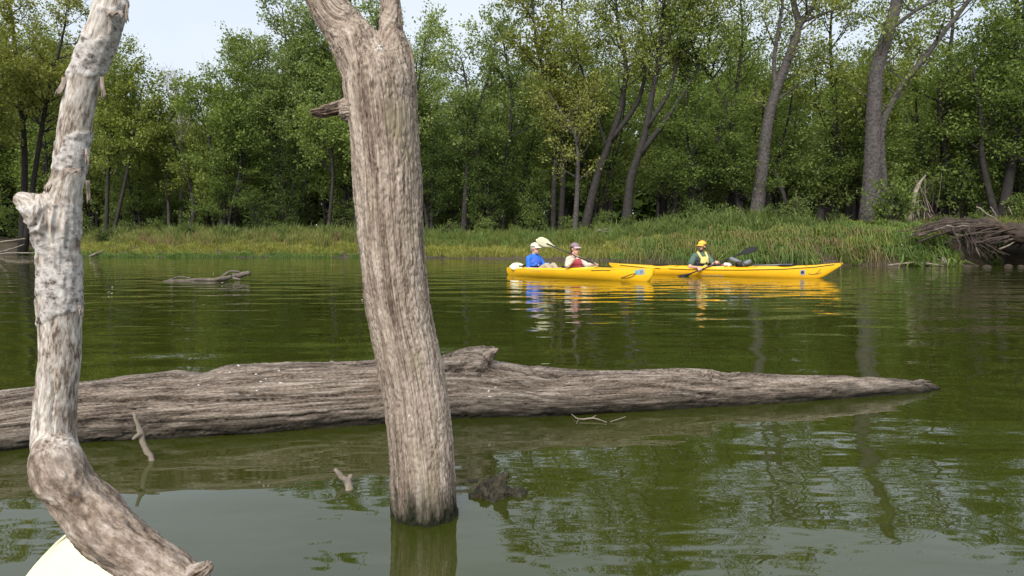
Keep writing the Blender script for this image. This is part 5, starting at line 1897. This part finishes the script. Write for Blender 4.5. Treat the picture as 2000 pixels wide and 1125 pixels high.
def hair(mat, low=-.05, beard=False):
    def fn(c):
        hd, Rh = c['hd'], c['Rh']
        mb = MB()
        mb.ellipsoid(hd((-.034, 0, .026)), (.090, .087, .098), Rh, 22, 12)
        mb.ellipsoid(hd((-.062, 0, low * .6)), (.050, .066, .055), Rh, 16, 10)
        link('hair', mb.mesh('hair'), mat, c['t'])
        if beard:
            mb = MB()
            mb.ellipsoid(hd((.030, 0, -.080)), (.064, .060, .046), Rh, 18, 10).ellipsoid(hd((.090, 0, -.046)), (.010, .030, .009), Rh)
            for s in (-1, 1):
                mb.capsule(hd((.01, s * .062, -.005)), hd((.03, s * .050, -.06)), .016, .022)
            link('beard', remesh(mb, .006, 1), mat, c['t'])
    return fn


def glasses(c):
    hd, Rh = c['hd'], c['Rh']
    g_ = MB()
    for s in (-1, 1):
        g_.ellipsoid(hd((.094, s * .034, .008)), (.010, .030, .019), Rh, 14, 8)
        g_.capsule(hd((.088, s * .060, .012)), hd((-.01, s * .082, .010)), .004, .004, 6)
    g_.capsule(hd((.102, -.012, .012)), hd((.102, .012, .012)), .004, .004, 6)
    link('sunglasses', g_.mesh('sunglasses'), M['deckblack'], c['t'])


def trousers(mat, full=True):
    def fn(c):
        mb = MB()
        mb.ellipsoid(c['hip'] + np.array([0, 0, -.01]), (.165, .195, .115))
        for Hh, Kn, An in c['legs']:
            mb.capsule(Hh, Kn, .094, .068)
            if full:
                mb.capsule(Kn, Kn + (An - Kn) * .85, .066, .046)
        link('trousers', remesh(mb, .010, 2), mat, c['t'])
    return fn


M['blue'] = mat_plain('blue_jacket_cloth', (0.020, 0.150, 0.62), .7, .15, 12, .004)
M['bluevest'] = mat_plain('blue_vest_cloth', (0.040, 0.105, 0.50), .75, .12, 20, .004)
M['creamcap'] = mat_plain('cream_cap_cloth', (0.62, 0.56, 0.46), .85, .08, 40)
M['mauve'] = mat_plain('mauve_cap_cloth', (0.24, 0.155, 0.20), .85, .15, 30)
M['mauvebrim'] = mat_plain('pale_mauve_cloth', (0.46, 0.36, 0.37), .85, .12, 30)
M['redvest'] = mat_plain('red_vest_cloth', (0.42, 0.060, 0.070), .75, .15, 20, .004)
M['creamshirt'] = mat_plain('cream_shirt_cloth', (0.55, 0.49, 0.40), .8, .1, 20, .004)
M['khaki'] = mat_plain('khaki_cloth', (0.42, 0.35, 0.24), .85, .12, 20, .004)
M['greentee'] = mat_plain('grey_green_shirt_cloth', (0.075, 0.125, 0.095), .85, .15, 20, .004)
M['blackvest'] = mat_plain('black_vest_cloth', (0.020, 0.022, 0.028), .75, .2, 20, .004)
M['yellowvest'] = mat_plain('yellow_vest_cloth', (0.62, 0.50, 0.15), .75, .12, 20, .004)
M['orangecap'] = mat_plain('orange_cap_cloth', (0.85, 0.42, 0.05), .8, .08, 30)
M['greyhair'] = mat_plain('grey_hair', (0.33, 0.29, 0.26), .8, .25, 90, .004)
M['darkhair'] = mat_plain('dark_hair', (0.035, 0.024, 0.018), .7, .3, 90, .004)
M['brownhair'] = mat_plain('brown_hair', (0.060, 0.036, 0.022), .7, .3, 90, .004)

hz = -0.075
ub = unit(BBk - BA)
gB = BA + ub * ((.08 - BA[0]) / ub[0])
gB2 = BA + ub * ((.32 - BA[0]) / ub[0])
make_person('person', PB, rz1, hz, 'person in a blue jacket and cream cap, rear seat of the tandem', [(gB - np.array([0, 0, hz]), ub), (gB2 - np.array([0, 0, hz]), ub)], R(8),
            [trousers(M['khaki']), shirt(M['blue'], 'long', 'jacket', .017), vest(M['bluevest']), hair(M['greyhair']), cap(M['creamcap'], M['creamcap'])], 0, .33)
make_person('person', PR, rz1, hz, 'person in a red life vest and mauve cap, front seat of the tandem', [(RN - np.array([0, 0, hz]), ur), (RF - np.array([0, 0, hz]), ur)], R(-4),
            [trousers(M['khaki']), shirt(M['creamshirt'], 'long'), vest(M['redvest']), hair(M['darkhair'], -.08), cap(M['mauve'], M['mauvebrim']), glasses])
hz2 = -0.03
gl = GL + ug * .34
gu = GL + ug * .78
make_person('person', PG, rz2, hz2, 'bearded person in an orange cap and yellow vest in the sea kayak', [(gl - np.array([0, 0, hz2]), ug), (gu - np.array([0, 0, hz2]), ug)], R(-112),
            [trousers(M['blackvest']), shirt(M['greentee'], 'short', 'shirt', .018), vest(M['blackvest'], None, M['yellowvest']), hair(M['brownhair'], -.03, True), cap(M['orangecap'], M['orangecap'])], R(-38))

# gear on the sea kayak's fore deck
M['greybag'] = mat_plain('grey_dry_bag', (0.16, 0.17, 0.19), .6, .15, 12, .004)
M['whitepl'] = mat_plain('white_plastic', (0.70, 0.68, 0.66), .45, .08, 30)
f2 = kframe(mid2, rz2)
dx = float((np.asarray(along(mid2, e2, 1446)) - mid2) @ e2)


def gear():
    z = float(H2.zs(dx)) + .06
    t = empty('deck_bag', f2((dx, 0, z)), rz2, 'grey folded dry bag strapped on the fore deck of the sea kayak', 'bag')
    def slab(c, s, ry, rz_, name, mat, par):
        bm = bmesh.new()
        bmesh.ops.create_cube(bm, size=1)
        for v in bm.verts:
            v.co = Vector((v.co.x * s[0], v.co.y * s[1], v.co.z * s[2]))
        bmesh.ops.bevel(bm, geom=list(bm.edges), offset=.012, segments=2, affect='EDGES')
        me = bpy.data.meshes.new(name)
        bm.to_mesh(me); bm.free(); me.shade_smooth()
        o = link(name, me, mat, par)
        o.location = c; o.rotation_euler = (0, ry, rz_)
        return o
    slab((-.10, -.05, .14), (.28, .26, .09), .40, .15, 'left_flap', M['greybag'], t)
    slab((.15, -.05, .09), (.20, .26, .10), -.50, .1, 'right_flap', M['greybag'], t)
    slab((.03, -.02, .03), (.22, .26, .12), .1, 0, 'base', M['deckblack'], t)
    MB().tube(catmull([(-.2, -.18, .0), (.02, -.19, .12), (.2, -.18, .0)], 9), .008, 5).build('strap', M['deckblack'], t)
    t = empty('water_bottle', f2((dx - .26, -.04, z - .01)), rz2, 'white bottle lying on the deck in front of the paddler', 'bottle')
    MB().tube([(-.11, 0, .05), (-.09, 0, .05), (.06, 0, .05), (.09, 0, .05)], [.03, .05, .05, .028], 14).build('bottle', M['whitepl'], t)
    MB().tube([(.09, 0, .05), (.12, 0, .05)], .02, 10).build('bottle_cap', M['redvest'], t)
    MB().ellipsoid((-.13, -.02, .03), (.05, .05, .035), None, 12, 7).build('red_pouch', M['redvest'], t)
    a = f2((dx + .2, .07, z + .025)); b = f2((dx + 1.15, .02, float(H2.zs(dx + 1.15)) + .075))
    t = empty('spare_paddle', (a + b) / 2, 0, 'spare paddle shaft lying along the fore deck of the sea kayak', 'paddle')
    MB().tube([a - (a + b) / 2, b - (a + b) / 2], .015, 8).build('shaft', M['greybag'], t)
    MB().tube([b - (a + b) / 2 - e2 * .02, b - (a + b) / 2 + e2 * .03], .019, 8).build('ferrule', M['deckblack'], t)


gear()
